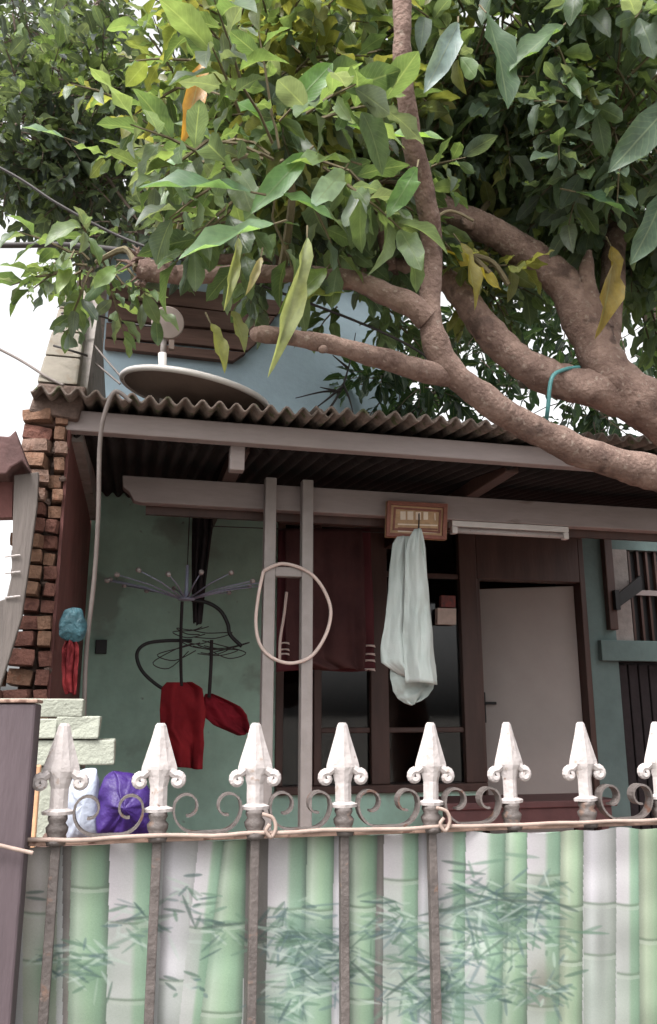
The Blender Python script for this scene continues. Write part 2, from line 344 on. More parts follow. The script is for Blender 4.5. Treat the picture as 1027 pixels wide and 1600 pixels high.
# wall fittings
sk = MB().box(XY(150, 1000, YW), XY(168, 1000, YW), YW-0.03, YW-0.002, ZY(158, 1022, YW), ZY(158, 1000, YW))
hpart(sk, 'wall_socket', M_black, bevel=0.004)

# ------------------------------------------------------------------ brick party wall
pw = thing('party_wall', 'ragged end of old brick party wall with cream coping beside green porch', 'wall', (XL-0.07, YB1, 0))
zcop0, zcop1 = ZY(100, 603, YB1), ZY(128, 452, 3.95)
zpt = ZY(90, 640, YB1)
core = MB().box(XL-0.125, XL-0.012, YB1+0.055, YW+0.15, 0, zpt-0.02); core.build('wall_core', M_mortar, pw)
MB().box(XL-0.0119, XL, YB1+0.005, YW+0.0, 0.0, zpt-0.021).build('plaster_face', M_maroon, pw)
meshes = []
for k in range(5):
    bm = bmesh.new(); bmesh.ops.create_cube(bm, size=1); bmesh.ops.subdivide_edges(bm, edges=bm.edges[:], cuts=1, use_grid_fill=True)
    for v in bm.verts:
        nvec = Vector((noise.noise(v.co*2.1+Vector((k*7, 0, 0))), noise.noise(v.co*2.1+Vector((0, k*7, 3))), noise.noise(v.co*2.1+Vector((5, 0, k*7)))))
        v.co = v.co*(1-0.10*(v.co.length-0.5)/0.366)+nvec*0.17
    me = bpy.data.meshes.new('brick'); bm.to_mesh(me); bm.free(); me.materials.append(M_brick[k % 3]); meshes.append(me)
z = 0.02; i = 0
rb = random.Random(3)
while z < zpt-0.05:
    h = 0.066+rb.uniform(-0.006, 0.008)
    if z+h > zpt: break
    low = z < ZY(60, 985, YB1)
    row = []
    wfull = 0.135
    x0 = XL-0.012
    if i % 2: row = [(x0-0.155-rb.uniform(0, 0.02), x0-0.055), (x0-0.048, x0)]
    else: row = [(x0-0.150-rb.uniform(0, 0.025), x0-0.052-rb.uniform(0, 0.02)), (x0-0.043, x0-0.004)]
    if low: row = [(x0-0.30-rb.uniform(0, 0.05), x0-0.155), (x0-0.145, x0-0.055), (x0-0.047, x0)]
    for (a, b) in row:
        o = bpy.data.objects.new('brick', meshes[rb.choice([0, 0, 1, 2, 3, 4, 1])]); COL.objects.link(o)
        d = 0.12; jy = rb.uniform(-0.045, 0.015)
        if b-a < 0.06: jy += 0.02
        o.location = ((a+b)/2, YB1-0.0+jy+0.03, z+h/2); o.scale = (b-a+0.004, d, h-0.011); o.rotation_euler = (rb.uniform(-.09, .09), rb.uniform(-.12, .12), rb.uniform(-.2, .2)); put(o, pw)
    z += h; i += 1
lump = MB()
for k in range(40):
    zc = rb.uniform(0.5, zpt-0.05); xc = XL-0.012-rb.uniform(0.0, 0.11)
    lump.disc((xc, YB1-0.01+rb.uniform(0, 0.03), zc), (rb.uniform(-1, 1), rb.uniform(-1, 1), 1), [(0.002, -0.012), (rb.uniform(.010, .02), -0.006), (rb.uniform(.012, .02), 0.004), (0.002, 0.012)], 6)
lump.build('mortar_lump', M_mortar, pw)
# rough cement cap and sloped coping
cap = MB().loft([[(XL-0.165, YB1-0.04, zpt-0.03), (XL+0.03, YB1-0.04, zpt-0.05), (XL+0.03, YB1+0.3, zpt-0.05), (XL-0.165, YB1+0.3, zpt-0.03)],
                 [(XL-0.14, YB1-0.02, zcop0), (XL+0.055, YB1-0.02, zcop0), (XL+0.055, YB1+0.3, zcop0), (XL-0.14, YB1+0.3, zcop0)]])
cap.build('cement_cap', M_mortar, pw, bevel=0.012)
def coping(y0, z0, y1, z1, xa0, xb0, xa1, xb1, nm, m):
    return MB().loft([[(xa0, y0, z0), (xb0, y0, z0), (xb0, y0+0.35, z0), (xa0, y0+0.35, z0)], [(xa1, y1, z1), (xb1, y1, z1), (xb1, y1+0.35, z1), (xa1, y1+0.35, z1)]]).build(nm, m, pw, bevel=0.01)
n = 4
for k in range(n):
    f0, f1 = k/n+0.004, (k+1)/n-0.004
    L = lambda a, b, f: a+(b-a)*f
    coping(L(YB1-0.02, 3.95, f0), L(zcop0, zcop1, f0)+0.002, L(YB1-0.02, 3.95, f1), L(zcop0, zcop1, f1), L(XL-0.145, XL-0.125, f0), L(XL+0.015, XL-0.005, f0), L(XL-0.145, XL-0.125, f1), L(XL+0.015, XL-0.005, f1), 'coping_stone', M_cream)
MB().prismx([(YB1+0.10, zcop0-0.01), (3.99, zcop1-0.02), (YW-0.02, zcop1-0.02), (YW-0.02, ZC-0.2), (YB1+0.10, zpt-0.1)], XL-0.12, XL+0.045).build('parapet', M_greyrender, pw)

# ------------------------------------------------------------------ neighbouring shed on the left
Ys = 3.0
shed = thing('neighbouring_shed', 'leaning grey boarded shed with dark maroon eave beside the brick wall', 'shed', PY(0, 1100, Ys).to_3d()*1.0)
def ppoly(pts, Y): return [(XY(a, b, Y), ZY(a, b, Y)) for a, b in pts]
MB().prism(ppoly([(22, 742), (61, 737), (58, 790), (46, 880), (34, 965), (14, 1030), (-2, 1080), (-45, 1260), (-80, 1260), (-36, 1085), (-4, 940), (10, 935), (18, 900), (20, 815)], Ys), Ys, Ys+0.03).build('leaning_board', M_board, shed, bevel=0.004)
MB().prism(ppoly([(-150, 700), (-40, 686), (18, 690), (28, 680), (49, 742), (38, 728), (21, 738), (14, 748), (-150, 752)], Ys), Ys-0.06, Ys+0.5).build('eave', M_eave, shed, bevel=0.006)
MB().prism(ppoly([(-150, 753), (20, 753), (19, 808), (-150, 812)], Ys+0.04), Ys+0.04, Ys+0.09).build('upper_boarding', M_maroon, shed)
MB().prism(ppoly([(-150, 945), (-6, 945), (-50, 1180), (-60, 1720), (-150, 1720)], Ys+0.04), Ys+0.04, Ys+0.08).build('lower_boarding', M_board, shed)
MB().box(XY(-150, 900, Ys+.1)-0.05, XY(-150, 900, Ys+.1)+0.03, Ys+0.05, Ys+0.14, 0, ZY(-150, 720, Ys)).build('corner_post', M_plank, shed)
for v0 in (862, 888, 926):
    MB().tube([PY(8, v0+8, Ys-0.005), PY(32, v0+5, Ys-0.008)], 0.003, 6).build('nail_strip', M_white, shed)

# ------------------------------------------------------------------ satellite dish on the roof
dish = thing('satellite_dish', 'tilted satellite dish with round feed disc standing on the corrugated roof', 'satellite dish', PY(300, 640, 3.7))
c = PY(305, 622, 3.7); rad = abs(XY(418, 640, 3.7)-XY(188, 600, 3.7))/2
el = R(72); tiltx = R(-12)
Rm = Matrix.Rotation(R(-2), 3, 'Y') @ Matrix.Rotation(R(13), 3, 'X')
Rm = Matrix.Rotation(R(9), 3, 'Y') @ Matrix.Rotation(R(7), 3, 'X')
def bowl(r0, depth, th):
    nr, na = 7, 40; vs = []; fs = []
    for side in (0, 1):
        for j in range(nr+1):
            r_ = r0*j/nr
            for k in range(na):
                a = 2*math.pi*k/na; zz = depth*(r_/r0)**2-depth-(th if side else 0)
                vs.append(c+Rm@Vector((r_*math.cos(a), r_*math.sin(a), zz+0.02)))
    for side in (0, 1):
        b0 = side*(nr+1)*na
        for j in range(nr):
            for k in range(na):
                q = (b0+j*na+k, b0+j*na+(k+1) % na, b0+(j+1)*na+(k+1) % na, b0+(j+1)*na+k)
                fs.append(q if side == 0 else q[::-1])
    return MB().add(vs, fs)
bo = bowl(rad*0.985, 0.07, 0.008).build('bowl', M_dishg, dish, smooth=True)
ring = [c+Rm@Vector((rad*math.cos(a), rad*math.sin(a), 0.018)) for a in [2*math.pi*k/48 for k in range(49)]]
MB().tube(ring, 0.014, 8, cap=False).build('rim', M_dishw, bo, smooth=True)
M_feed = mat('tan_grey_plastic', (150, 136, 130), 0.6, 0.12, 12, 0.1)
fc = PY(262, 505, 3.66); fr_ = 26*mpp(3.66)*1.02
MB().disc(fc, (0.1, -1, -0.25), [(0.002, -0.03), (fr_*0.6, -0.03), (fr_*0.75, -0.01), (fr_*0.97, 0.0), (fr_, 0.012), (fr_*0.96, 0.02), (0.002, 0.024)], 28).build('feed_disc', M_feed, dish, smooth=False, bevel=0.002)
arm0 = PY(256, 640, 3.7)
MB().tube([fc+Vector((-0.01, 0.03, -0.02)), PY(254, 560, 3.68)], 0.014, 10).build('feed_arm', M_post, dish, smooth=True)
MB().tube([PY(254, 552, 3.68), PY(256, 630, 3.7)], 0.02, 10).build('feed_neck', M_dishw, dish, smooth=True)
MB().box(PY(268, 540, 3.66).x-0.012, PY(268, 540, 3.66).x+0.012, 3.65, 3.68, ZY(268, 546, 3.66), ZY(268, 532, 3.66)).build('clamp', M_dishg, dish)
MB().tube([c+Vector((0, 0.05, -0.05)), Vector((c.x, 3.8, z_b1t-0.0))], 0.02, 10).build('mast', M_dishg, dish)
for a, b in (((146, 538), (192, 592)), ((150, 568), (188, 600))):
    MB().tube([PY(a[0], a[1], 3.78), PY(b[0], b[1], 3.68)], 0.005, 6).build('stay_rod', M_cable, dish)

# ------------------------------------------------------------------ cables
def cable(name, pts, r, m, label, cat='cable', Y=None, group=None):
    o = MB().tube(pix(pts, Y), r, 7).build(name, m, smooth=True); return tag(o, label, cat, group)
cable('drop_cable', [(205, 628, 3.2), (180, 612, 3.2), (163, 650, 3.22), (156, 700, 3.25), (154, 800, 3.3), (148, 900, 3.36), (136, 1010, 3.4), (132, 1100, 3.4), (130, 1200, 3.45)], 0.009, M_cable, 'grey cable looping over the roof edge and hanging down by the maroon plaster')
cable('overhead_wire', [(-200, 170, 3.4), (0, 262, 3.3), (90, 318, 3.25), (180, 366, 3.2), (270, 400, 3.1), (420, 450, 3.25), (640, 540, 3.25), (760, 640, 3.25)], 0.006, M_cabled, 'long thin dark wire sloping down through the leaves to the roof')
cable('overhead_wire', [(-200, 380, 3.5), (0, 383, 3.4), (110, 383, 3.3), (240, 398, 3.0)], 0.013, M_cabled, 'thick dark level cable crossing the white sky into the leaves')
cable('overhead_wire', [(-200, 455, 3.5), (0, 546, 3.45), (72, 588, 3.39), (100, 602, 3.36)], 0.006, M_cable, 'thin grey wire running from the white sky to the cream coping')
cable('coping_wire', [(84, 540, 3.45), (112, 548, 3.42), (137, 556, 3.44)], 0.005, M_cabled, 'short dark wire wrapped straight across the cream coping')
cable('coping_wire', [(96, 490, 3.6), (125, 484, 3.58), (150, 492, 3.62), (200, 505, 3.75), (240, 510, 3.72)], 0.005, M_cabled, 'dark wire running from the top of the coping to the dish feed')
cable('green_wire', [(905, 574, 3.02), (880, 578, 2.98), (862, 592, 2.96), (856, 640, 2.98), (852, 668, 3.05)], 0.009, M_tealwire, 'teal wire hooked over the thick branch by the roof')

# ------------------------------------------------------------------ things on the porch
pl = thing('name_plaque', 'small wooden framed house plaque with pale lettering on the porch beam', 'plaque', PY(652, 842, YB2-0.03))
Yp = YB2-0.035
tl, tr_, br, bl = (606, 782), (700, 787), (698, 843), (604, 838)
def quadbox(ps, Y0, Y1): return MB().prism([(XY(a, b, Y0), ZY(a, b, Y0)) for a, b in ps], Y0, Y1)
M_gold = mat('worn_golden_board', (196, 160, 124), 0.6, 0.3, 30, 0.2, 80)
M_frame = mat('reddish_frame_wood', (140, 88, 74), 0.5, 0.3, 30, 0.2, 80)
M_palelet = mat('pale_letters', (232, 214, 196), 0.6, 0.1, 30, 0)
quadbox([tl, tr_, br, bl], Yp, YB2-0.002).build('backing', M_gold, pl)
def inset(ps, d):
    cx = sum(p[0] for p in ps)/4; cy = sum(p[1] for p in ps)/4
    return [(p[0]+d*(1 if p[0] < cx else -1), p[1]+d*(1 if p[1] < cy else -1)) for p in ps]
o4 = [tl, tr_, br, bl]; i4 = inset(o4, 6); ii = inset(o4, 10); i3 = inset(o4, 13)
for k in range(4):
    quadbox([o4[k], o4[(k+1) % 4], i4[(k+1) % 4], i4[k]], Yp-0.018, Yp-0.001).build('frame_bar', M_frame, pl, bevel=0.002)
    quadbox([ii[k], ii[(k+1) % 4], i3[(k+1) % 4], i3[k]], Yp-0.006, Yp-0.001).build('inner_line', M_frame, pl)
def words(txt, u, v, hpx, Y, m, parent, name='lettering'):
    cu = bpy.data.curves.new(name, 'FONT'); cu.body = txt; cu.size = hpx*mpp(Y)*1.35; cu.extrude = 0.0015; cu.align_x = 'CENTER'
    o = bpy.data.objects.new(name, cu); COL.objects.link(o); dg = bpy.context.evaluated_depsgraph_get()
    me = bpy.data.meshes.new_from_object(o.evaluated_get(dg)); bpy.data.objects.remove(o)
    me.materials.clear(); me.materials.append(m); o = bpy.data.objects.new(name, me); COL.objects.link(o)
    p = PY(u, v, Y); o.location = p; o.rotation_euler = (math.pi/2, 0, 0); put(o, parent); return o
# the plaque's own writing is too blurred to read beyond blocks of type with a last figure 1
for (u0, u1, v0, v1) in ((626, 634, 799, 812), (637, 646, 799, 812), (650, 658, 800, 812), (662, 669, 800, 812)):
    quadbox([(u0, v0), (u1, v0), (u1, v1), (u0, v1)], Yp-0.004, Yp-0.001).build('type_block', M_palelet, pl)
words('1', 680, 813, 13, Yp-0.003, M_palelet, pl)
for v0 in (818, 824, 829):
    quadbox([(622, v0), (684, v0+2), (684, v0+4), (622, v0+2)], Yp-0.004, Yp-0.001).build('type_line', M_palelet if v0 != 824 else M_frame, pl)

lamp = thing('fluorescent_lamp', 'long white fluorescent batten lamp fixed under the porch beam', 'lamp', PY(795, 830, YB2+0.03))
ya = YB2+0.035
xa, xb = XY(704, 828, ya), XY(885, 832, ya); za = z_b2b
MB().box(xa, xb, ya-0.03, ya+0.03, za-0.032, za-0.002).build('batten', M_dishw, lamp, bevel=0.003)
MB().tube([(xa+0.03, ya-0.01, za-0.052), (xb-0.03, ya-0.01, za-0.052)], 0.014, 12).build('tube', M_white, lamp, smooth=True)
for x in (xa, xb-0.03): MB().box(x, x+0.03, ya-0.028, ya+0.01, za-0.07, za-0.033).build('lamp_holder', M_dishw, lamp, bevel=0.003)
# a thin timber strip on the beam above the lamp

def cloth(rows, Y, name, m, folds=5, depth=0.02, nx=34, ny=40, seed=0, parent=None, twist=0.0, th=0.004, bulge=0.0):
    """rows: (v, u_left, u_right[, dY]) photo measurements of the hanging cloth on plane Y"""
    rs = [tuple(r)+((0,) if len(r) == 3 else ()) for r in rows]; vs = []; fs = []
    tv = [r[0] for r in rs]
    for j in range(ny+1):
        v = tv[0]+(tv[-1]-tv[0])*j/ny
        uL = np.interp(v, tv, [r[1] for r in rs]); uR = np.interp(v, tv, [r[2] for r in rs]); dy = np.interp(v, tv, [r[3] for r in rs])
        for i in range(nx+1):
            s_ = i/nx; p = PY(uL+(uR-uL)*s_, v, Y)
            ph = s_*folds*2*math.pi+seed*1.7+0.9*noise.noise(Vector((s_*3, j/ny*2, seed)))
            amp = depth*(0.35+0.65*j/ny)
            off = amp*math.sin(ph)+0.28*amp*math.sin(ph*2.3+seed+2*j/ny)+0.02*noise.noise(Vector((s_*4, j/ny*5, seed+3.3)))
            off += 0.006*noise.noise(Vector((s_*13, j/ny*11, seed+9)))+bulge*(2*s_-1)**2*min(1, 0.3+j/ny)
            p = p+Vector((0.25*amp*math.cos(ph), off+dy, 0.006*math.sin(ph*0.5)*(j/ny)))
            vs.append(p)
    for j in range(ny):
        for i in range(nx): a = j*(nx+1)+i; fs.append((a, a+1, a+nx+2, a+nx+1))
    o = MB().add(vs, fs).build(name, m, parent, smooth=True, solid=th, fixn=False); return o
M_towel = cloth_mat('pale_mint_towelling', (200, 206, 203), (184, 194, 190))
M_cap = cloth_mat('white_cotton', (172, 180, 176))
M_red = cloth_mat('red_cloth', (150, 42, 48), (112, 30, 38)); M_dred = cloth_mat('dark_red_cloth', (136, 34, 46), (96, 24, 34))
M_mar = cloth_mat('maroon_towelling', (84, 56, 55), (66, 42, 43)); M_stripe = cloth_mat('striped_towelling', (84, 44, 48))
tw = thing('white_towel', 'pale mint white towel hanging by one corner in front of the plaque', 'towel', PY(650, 1070, YB2-0.12))
cloth([(826, 649, 660), (838, 642, 664), (860, 636, 668), (920, 636, 673), (1000, 634, 682), (1040, 636, 687), (1068, 640, 690)], YB2-0.17, 'front_fold', M_towel, 1.0, 0.012, seed=1, parent=tw, bulge=0.04)
cloth([(838, 622, 650), (850, 615, 655), (900, 612, 655), (960, 607, 655), (1010, 600, 655), (1036, 600, 655), (1044, 610, 655), (1058, 632, 655)], YB2-0.10, 'back_fold', M_towel, 0.8, 0.014, seed=2, parent=tw, bulge=0.05)
MB().tube([PY(654, 832, YB2-0.13), PY(655, 812, YB2-0.06), PY(655, 800, YB2-0.03)], 0.004, 6).build('hook', M_cabled, tw)
rc = cloth([(1030, 612, 680), (1060, 611, 682), (1078, 615, 678), (1090, 624, 669), (1097, 634, 658), (1100, 643, 650)], YB2-0.06, 'white_cloth', M_cap, 1.2, 0.012, seed=5)
tag(rc, 'rounded white cloth hem showing below the hanging mint towel', 'cloth')
mt = thing('maroon_towel', 'dark maroon towel with thin white end stripes hanging behind the porch posts', 'towel', PY(510, 1045, 4.5))
cloth([(826, 446, 566), (900, 446, 570), (1000, 446, 572), (1030, 448, 572), (1046, 500, 570)], 4.5, 'front_drop', M_mar, 2.5, 0.018, seed=4, parent=mt)
cloth([(826, 436, 578), (900, 434, 582), (1000, 432, 585), (1048, 432, 586)], 4.56, 'back_drop', M_stripe, 2.5, 0.008, seed=6, parent=mt)
M_st = cloth_mat('white_stripe', (214, 196, 190))
for v in (1008, 1021, 1031, 1045):
    cloth([(v, 567, 586), (v+2, 567, 586), (v+3.5, 567, 586)], 4.545, 'stripe', M_st, 1, 0.002, nx=6, ny=2, parent=mt)
for v in (1004, 1014, 1021):
    cloth([(v, 437, 452), (v+2, 437, 452), (v+3, 437, 452)], 4.48, 'stripe', M_st, 1, 0.002, nx=6, ny=2, parent=mt)
cl_ = MB().tube([PY(330, 822, 4.53), PY(450, 827, 4.53), PY(600, 832, 4.53), PY(740, 834, 4.53)], 0.003, 6).build('clothes_line', M_cabled)
tag(cl_, 'thin dark clothes line carrying the maroon towel', 'clothes line')
# hose loop
hp = pix([(412, 892), (404, 930), (400, 975), (408, 1010), (430, 1030), (458, 1036), (488, 1024), (510, 990), (517, 955), (508, 925), (490, 900), (466, 886), (438, 881), (412, 892)], YB2-0.070)
o = MB().tube(hp, [0.0085]*len(hp), 10).build('hose', M_hose, smooth=True); tag(o, 'pinkish white hose looped round the two grey porch posts', 'hose')
o = MB().tube(pix([(448, 925), (444, 960), (438, 1000), (437, 1030)], 4.2), 0.008, 8).build('thin_hose', M_hose, smooth=True); tag(o, 'short pale hose hanging between the two grey porch posts', 'hose')

# round airer
Ya = 4.65
air = thing('clothes_airer', 'round hanging clothes airer with white peg tips by the green wall', 'clothes airer', PY(291, 935, Ya))
hub = PY(291, 936, Ya)
M_arm = mat('pale_plastic_arm', (160, 166, 190), 0.5, 0.2, 20, 0.0)
MB().disc(hub, (0, 0, 1), [(0.002, -0.008), (0.045, -0.006), (0.05, 0.002), (0.03, 0.008), (0.014, 0.02), (0.010, 0.05), (0.008, 0.19), (0.002, 0.192)], 16).build('hub', M_arm, air, smooth=True)
rr_ = abs(XY(412, 910, Ya)-XY(166, 910, Ya))/2
for k in range(16):
    a = 2*math.pi*(k+0.3)/16; tip = hub+Vector((rr_*math.cos(a), rr_*math.sin(a)*0.8, 0.095+0.015*math.sin(k*2.1)))
    st = hub+Vector((0.03*math.cos(a), 0.03*math.sin(a), 0))
    mid = st.lerp(tip, 0.5)+Vector((0, 0, 0.012))
    arm = MB().tube([st, mid, tip], [0.005, 0.004, 0.003], 6).build('arm', M_arm, air, smooth=True)
    MB().disc(tip, (math.cos(a), math.sin(a), 0.2), [(0.002, -0.014), (0.012, -0.012), (0.014, 0.006), (0.002, 0.014)], 8).build('peg_tip', M_white, arm, smooth=True)
MB().tube([hub+Vector((0, 0, 0.19)), Vector((hub.x, Ya, 2.85))], 0.003, 6).build('cord', M_cabled, air)
dk = cloth([(786, 302, 334), (830, 300, 332), (880, 300, 326), (925, 300, 320), (975, 303, 316)], Ya+0.14, 'dark_cloth', M_dark, 2.5, 0.03, seed=8)
tag(dk, 'narrow dark cloth hanging from the beam behind the round airer', 'cloth')
# hangers and cables round the airer
def wire(name, pts, r, m, label, cat, Y): return tag(MB().tube(pix(pts, Y), r, 7).build(name, m, smooth=True), label, cat)
wire('black_cable', [(300, 1001), (260, 1001), (228, 1006), (214, 1022), (222, 1048), (248, 1072), (275, 1084)], 0.010, M_black, 'black cable loop bulging left against the green wall', 'cable', Ya+0.1)
wire('black_cable', [(300, 938), (325, 942), (345, 955), (356, 975), (360, 992), (378, 1010)], 0.011, M_black, 'black cable arching right from the airer hub', 'cable', Ya+0.02)
wire('hanger_rod', [(285, 940), (283, 990), (283, 1040), (284, 1072)], 0.009, M_dark, 'dark rod hanging below the airer hub to the bright red cloth', 'rod', Ya)
wire('hanger_rod', [(331, 1000), (330, 1040), (327, 1090)], 0.010, M_dark, 'short dark rod above the dark red cloth', 'rod', Ya+0.01)
hg = thing('wire_hanger_bundle', 'tangled thin wire hangers under the round airer', 'hangers', PY(330, 1020, Ya+0.05))
rh = random.Random(5)
for k in range(10):
    u0, v0 = 300+rh.uniform(-6, 30), 985+rh.uniform(-10, 25); du = rh.uniform(40, 75)*rh.choice([-1, 1, 1]); dv = rh.uniform(-6, 32)
    MB().tube(pix([(u0, v0), (u0+du*0.4, v0+dv*0.1+5), (u0+du, v0+dv), (u0+du*0.6, v0+dv+9), (u0+du*0.1, v0+12)], Ya+0.03+0.01*k, 5), 0.003, 5).build('wire', M_cabled, hg)
r1 = cloth([(1066, 262, 300), (1075, 254, 316), (1110, 251, 322), (1140, 253, 318), (1160, 268, 320), (1200, 275, 316)], Ya, 'red_cloth', M_red, 1.3, 0.035, seed=9)
tag(r1, 'bright red cloth hanging in folds from the dark rod under the airer', 'cloth')
r2 = cloth([(1084, 322, 332), (1092, 318, 350), (1104, 316, 375), (1118, 318, 386), (1132, 335, 390), (1147, 372, 391)], Ya+0.03, 'dark_red_cloth', M_dred, 1.4, 0.03, seed=12)
tag(r2, 'dark wine red cloth folded over beside the bright red cloth', 'cloth')
# small notice on the glass
nb = thing('notice', 'small pale notice with red figure stuck on the dark window', 'notice', PY(698, 976, YW-0.03))
Yn = YW-0.03
quadbox([(684, 950), (713, 951), (713, 976), (684, 975)], Yn, Yn+0.05).build('paper', mat('aged_paper', (206, 190, 180), 0.8, 0.2, 20, 0), nb)
quadbox([(690, 930), (712, 931), (712, 949), (690, 948)], Yn-0.002, Yn+0.05).build('picture', mat('red_print', (146, 72, 66), 0.7, 0.5, 40, 0, rgb2=(90, 70, 70)), nb)
# low maroon bench in front of the door
Yb = 4.75
bn = thing('bench', 'low dark maroon bench in front of the open door', 'bench', PY(830, 1400, Yb))
M_ben = mat('maroon_bench_paint', (94, 60, 60), 0.5, 0.3, 8, 0.15, 40)
bx0, bx1, bz = XY(690, 1250, Yb), XY(965, 1250, Yb), ZY(830, 1252, Yb)
MB().box(bx0, bx1, Yb, Yb+0.42, bz-0.04, bz).build('seat', M_ben, bn, bevel=0.006)
MB().box(bx0+0.03, bx1-0.03, Yb+0.02, Yb+0.04, bz-0.14, bz-0.041).build('apron', M_ben, bn, bevel=0.004)
for x in (bx0+0.04, bx1-0.09):
    for y in (Yb+0.045, Yb+0.34): MB().box(x, x+0.05, y, y+0.05, FLOOR, bz-0.041).build('leg', M_ben, bn, bevel=0.004)
# bags on the brick wall end
Yg = YB1-0.06
def bag(name, outline, Y, th, m, label, cat, seed=0, lumps=0.25):
    cu = sum(p[0] for p in outline)/len(outline); cv = sum(p[1] for p in outline)/len(outline)
    N = 28; pts = cr([(p[0], p[1], 0) for p in outline+[outline[0]]], 6); rings = []
    n = len(pts)-1; vs = []; fs = []; lv = [(-1, 0.0), (-0.92, 0.45), (-0.7, 0.75), (-0.35, 0.95), (0, 1.0), (0.4, 0.93), (0.75, 0.7), (1, 0.0)]
    for k, (d, s_) in enumerate(lv):
        for i in range(n):
            q = pts[i]; u = cu+(q.x-cu)*max(s_, 0.02); v = cv+(q.y-cv)*max(s_, 0.02)
            p = PY(u, v, Y)
            ns = noise.noise(Vector((u*0.045+seed, v*0.03, d*2)))+0.6*noise.noise(Vector((u*0.13, v*0.07+seed, d*3)))
            p += Vector((0.012*ns, d*th+th*lumps*ns*(1-abs(d)*0.3), 0.008*ns)); vs.append(p)
    for k in range(len(lv)-1):
        for i in range(n): fs.append((k*n+i, k*n+(i+1) % n, (k+1)*n+(i+1) % n, (k+1)*n+i))
    fs.append(tuple(range(n))); fs.append(tuple((len(lv)-1)*n+i for i in range(n)))
    o = MB().add(vs, fs).build(name, m, smooth=True); s2 = o.modifiers.new('sub', 'SUBSURF'); s2.levels = 1; s2.render_levels = 2
    if label: tag(o, label, cat)
    return o
M_tb = mat('teal_plastic_bag', (70, 108, 118), 0.4, 0.3, 30, 0.9, 60, rgb2=(30, 58, 66)); M_rb = mat('red_plastic_bag', (150, 44, 50), 0.4, 0.4, 14, 0.4, 60)
bag('plastic_bag', [(102, 952), (118, 948), (130, 955), (134, 980), (130, 1000), (112, 1003), (96, 995), (94, 970)], Yg, 0.03, M_tb, 'crumpled teal plastic bag hanging on the brick wall end', 'bag', 1, 0.7)
rg = cloth([(1000, 104, 118), (1012, 98, 124), (1040, 97, 122), (1070, 98, 121), (1084, 103, 119)], Yg, 'red_rag', cloth_mat('dusty_red_rag', (138, 48, 50), (92, 34, 38)), 2.0, 0.02, seed=14)
tag(rg, 'dusty red rag hanging below the teal bag on the brick wall end', 'rag')
# concrete block stack
Yk = 2.85
def block(u0, u1, v0, v1, label, Y=Yk, dep=0.2, m=M_block):
    q = MB().box(XY(u0, (v0+v1)/2, Y), XY(u1, (v0+v1)/2, Y), Y, Y+dep, ZY((u0+u1)/2, v1-0.6, Y), ZY((u0+u1)/2, v0+0.6, Y))
    for i in range(len(q.v)):
        p = q.v[i]; q.v[i] = (p[0]+random.uniform(-.004, .004), p[1]+random.uniform(-.01, .01), p[2]+random.uniform(-0.001, .001))
    return tag(q.build('concrete_block', m, bevel=0.005), label, 'block', 'pale blocks stacked behind the fence')
block(-40, 130, 1091, 1121, 'topmost and shortest pale concrete block of the stack behind the fence')
block(-40, 88, 1122.5, 1155, 'pale concrete block under the topmost one, next to the dark gate post')
block(89, 155, 1118.5, 1155, 'pale concrete block stepping out between the topmost and the widest block')
block(-40, 180, 1156.5, 1197, 'widest pale concrete block, standing over the purple bag')
lw = MB().box(XY(-60, 1300, Yk), XY(110, 1300, Yk), Yk+0.02, Yk+0.25, 0, ZY(60, 1198, Yk))
tag(lw.build('block_pier', M_block, bevel=0.01), 'pale rendered pier carrying the stacked blocks beside the gate post', 'pier')
Yq = 2.6
tb = thing('low_table', 'low wooden table behind the fence under the purple bag', 'table', (XY(190, 1330, Yq), Yq, 0))
zt_ = ZY(190, 1312, Yq)
MB().box(XY(60, 1310, Yq), XY(262, 1310, Yq), Yq-0.1, Yq+0.2, zt_-0.03, zt_).build('top', M_plank, tb, bevel=0.004)
for x in (XY(60, 1310, Yq)+0.02, XY(262, 1310, Yq)-0.06):
    for y in (Yq-0.08, Yq+0.14): MB().box(x, x+0.04, y, y+0.04, 0, zt_-0.031).build('leg', M_plank, tb)
M_pur = mat('purple_plastic', (56, 32, 100), 0.5, 0.4, 16, 0.6, 45, rgb2=(44, 24, 84)); M_sack = mat('pale_blue_grey_sack', (168, 174, 188), 0.6, 0.15, 10, 0.4, 50)
bag('plastic_bag', [(160, 1215), (178, 1203), (205, 1206), (225, 1220), (240, 1240), (244, 1280), (238, 1313), (180, 1314), (152, 1312), (150, 1260)], Yq, 0.07, M_pur, 'shiny crumpled purple plastic bag behind the fence spears', 'bag', 3, 0.4)
bag('sack', [(112, 1208), (135, 1200), (152, 1206), (156, 1240), (155, 1313), (130, 1314), (104, 1313), (106, 1250)], Yq+0.02, 0.05, M_sack, 'pale blue-grey sack standing beside the purple bag', 'sack', 4)
o = MB().box(XY(42, 1250, 2.5), XY(60, 1250, 2.5), 2.5, 2.53, 0.0, ZY(50, 1196, 2.5)).build('upright_plank', mat('orange_wood', (206, 160, 124), 0.8, 0.3, 10, 0.2, 40), bevel=0.004)
tag(o, 'narrow orange-brown upright plank beside the dark gate post', 'plank')

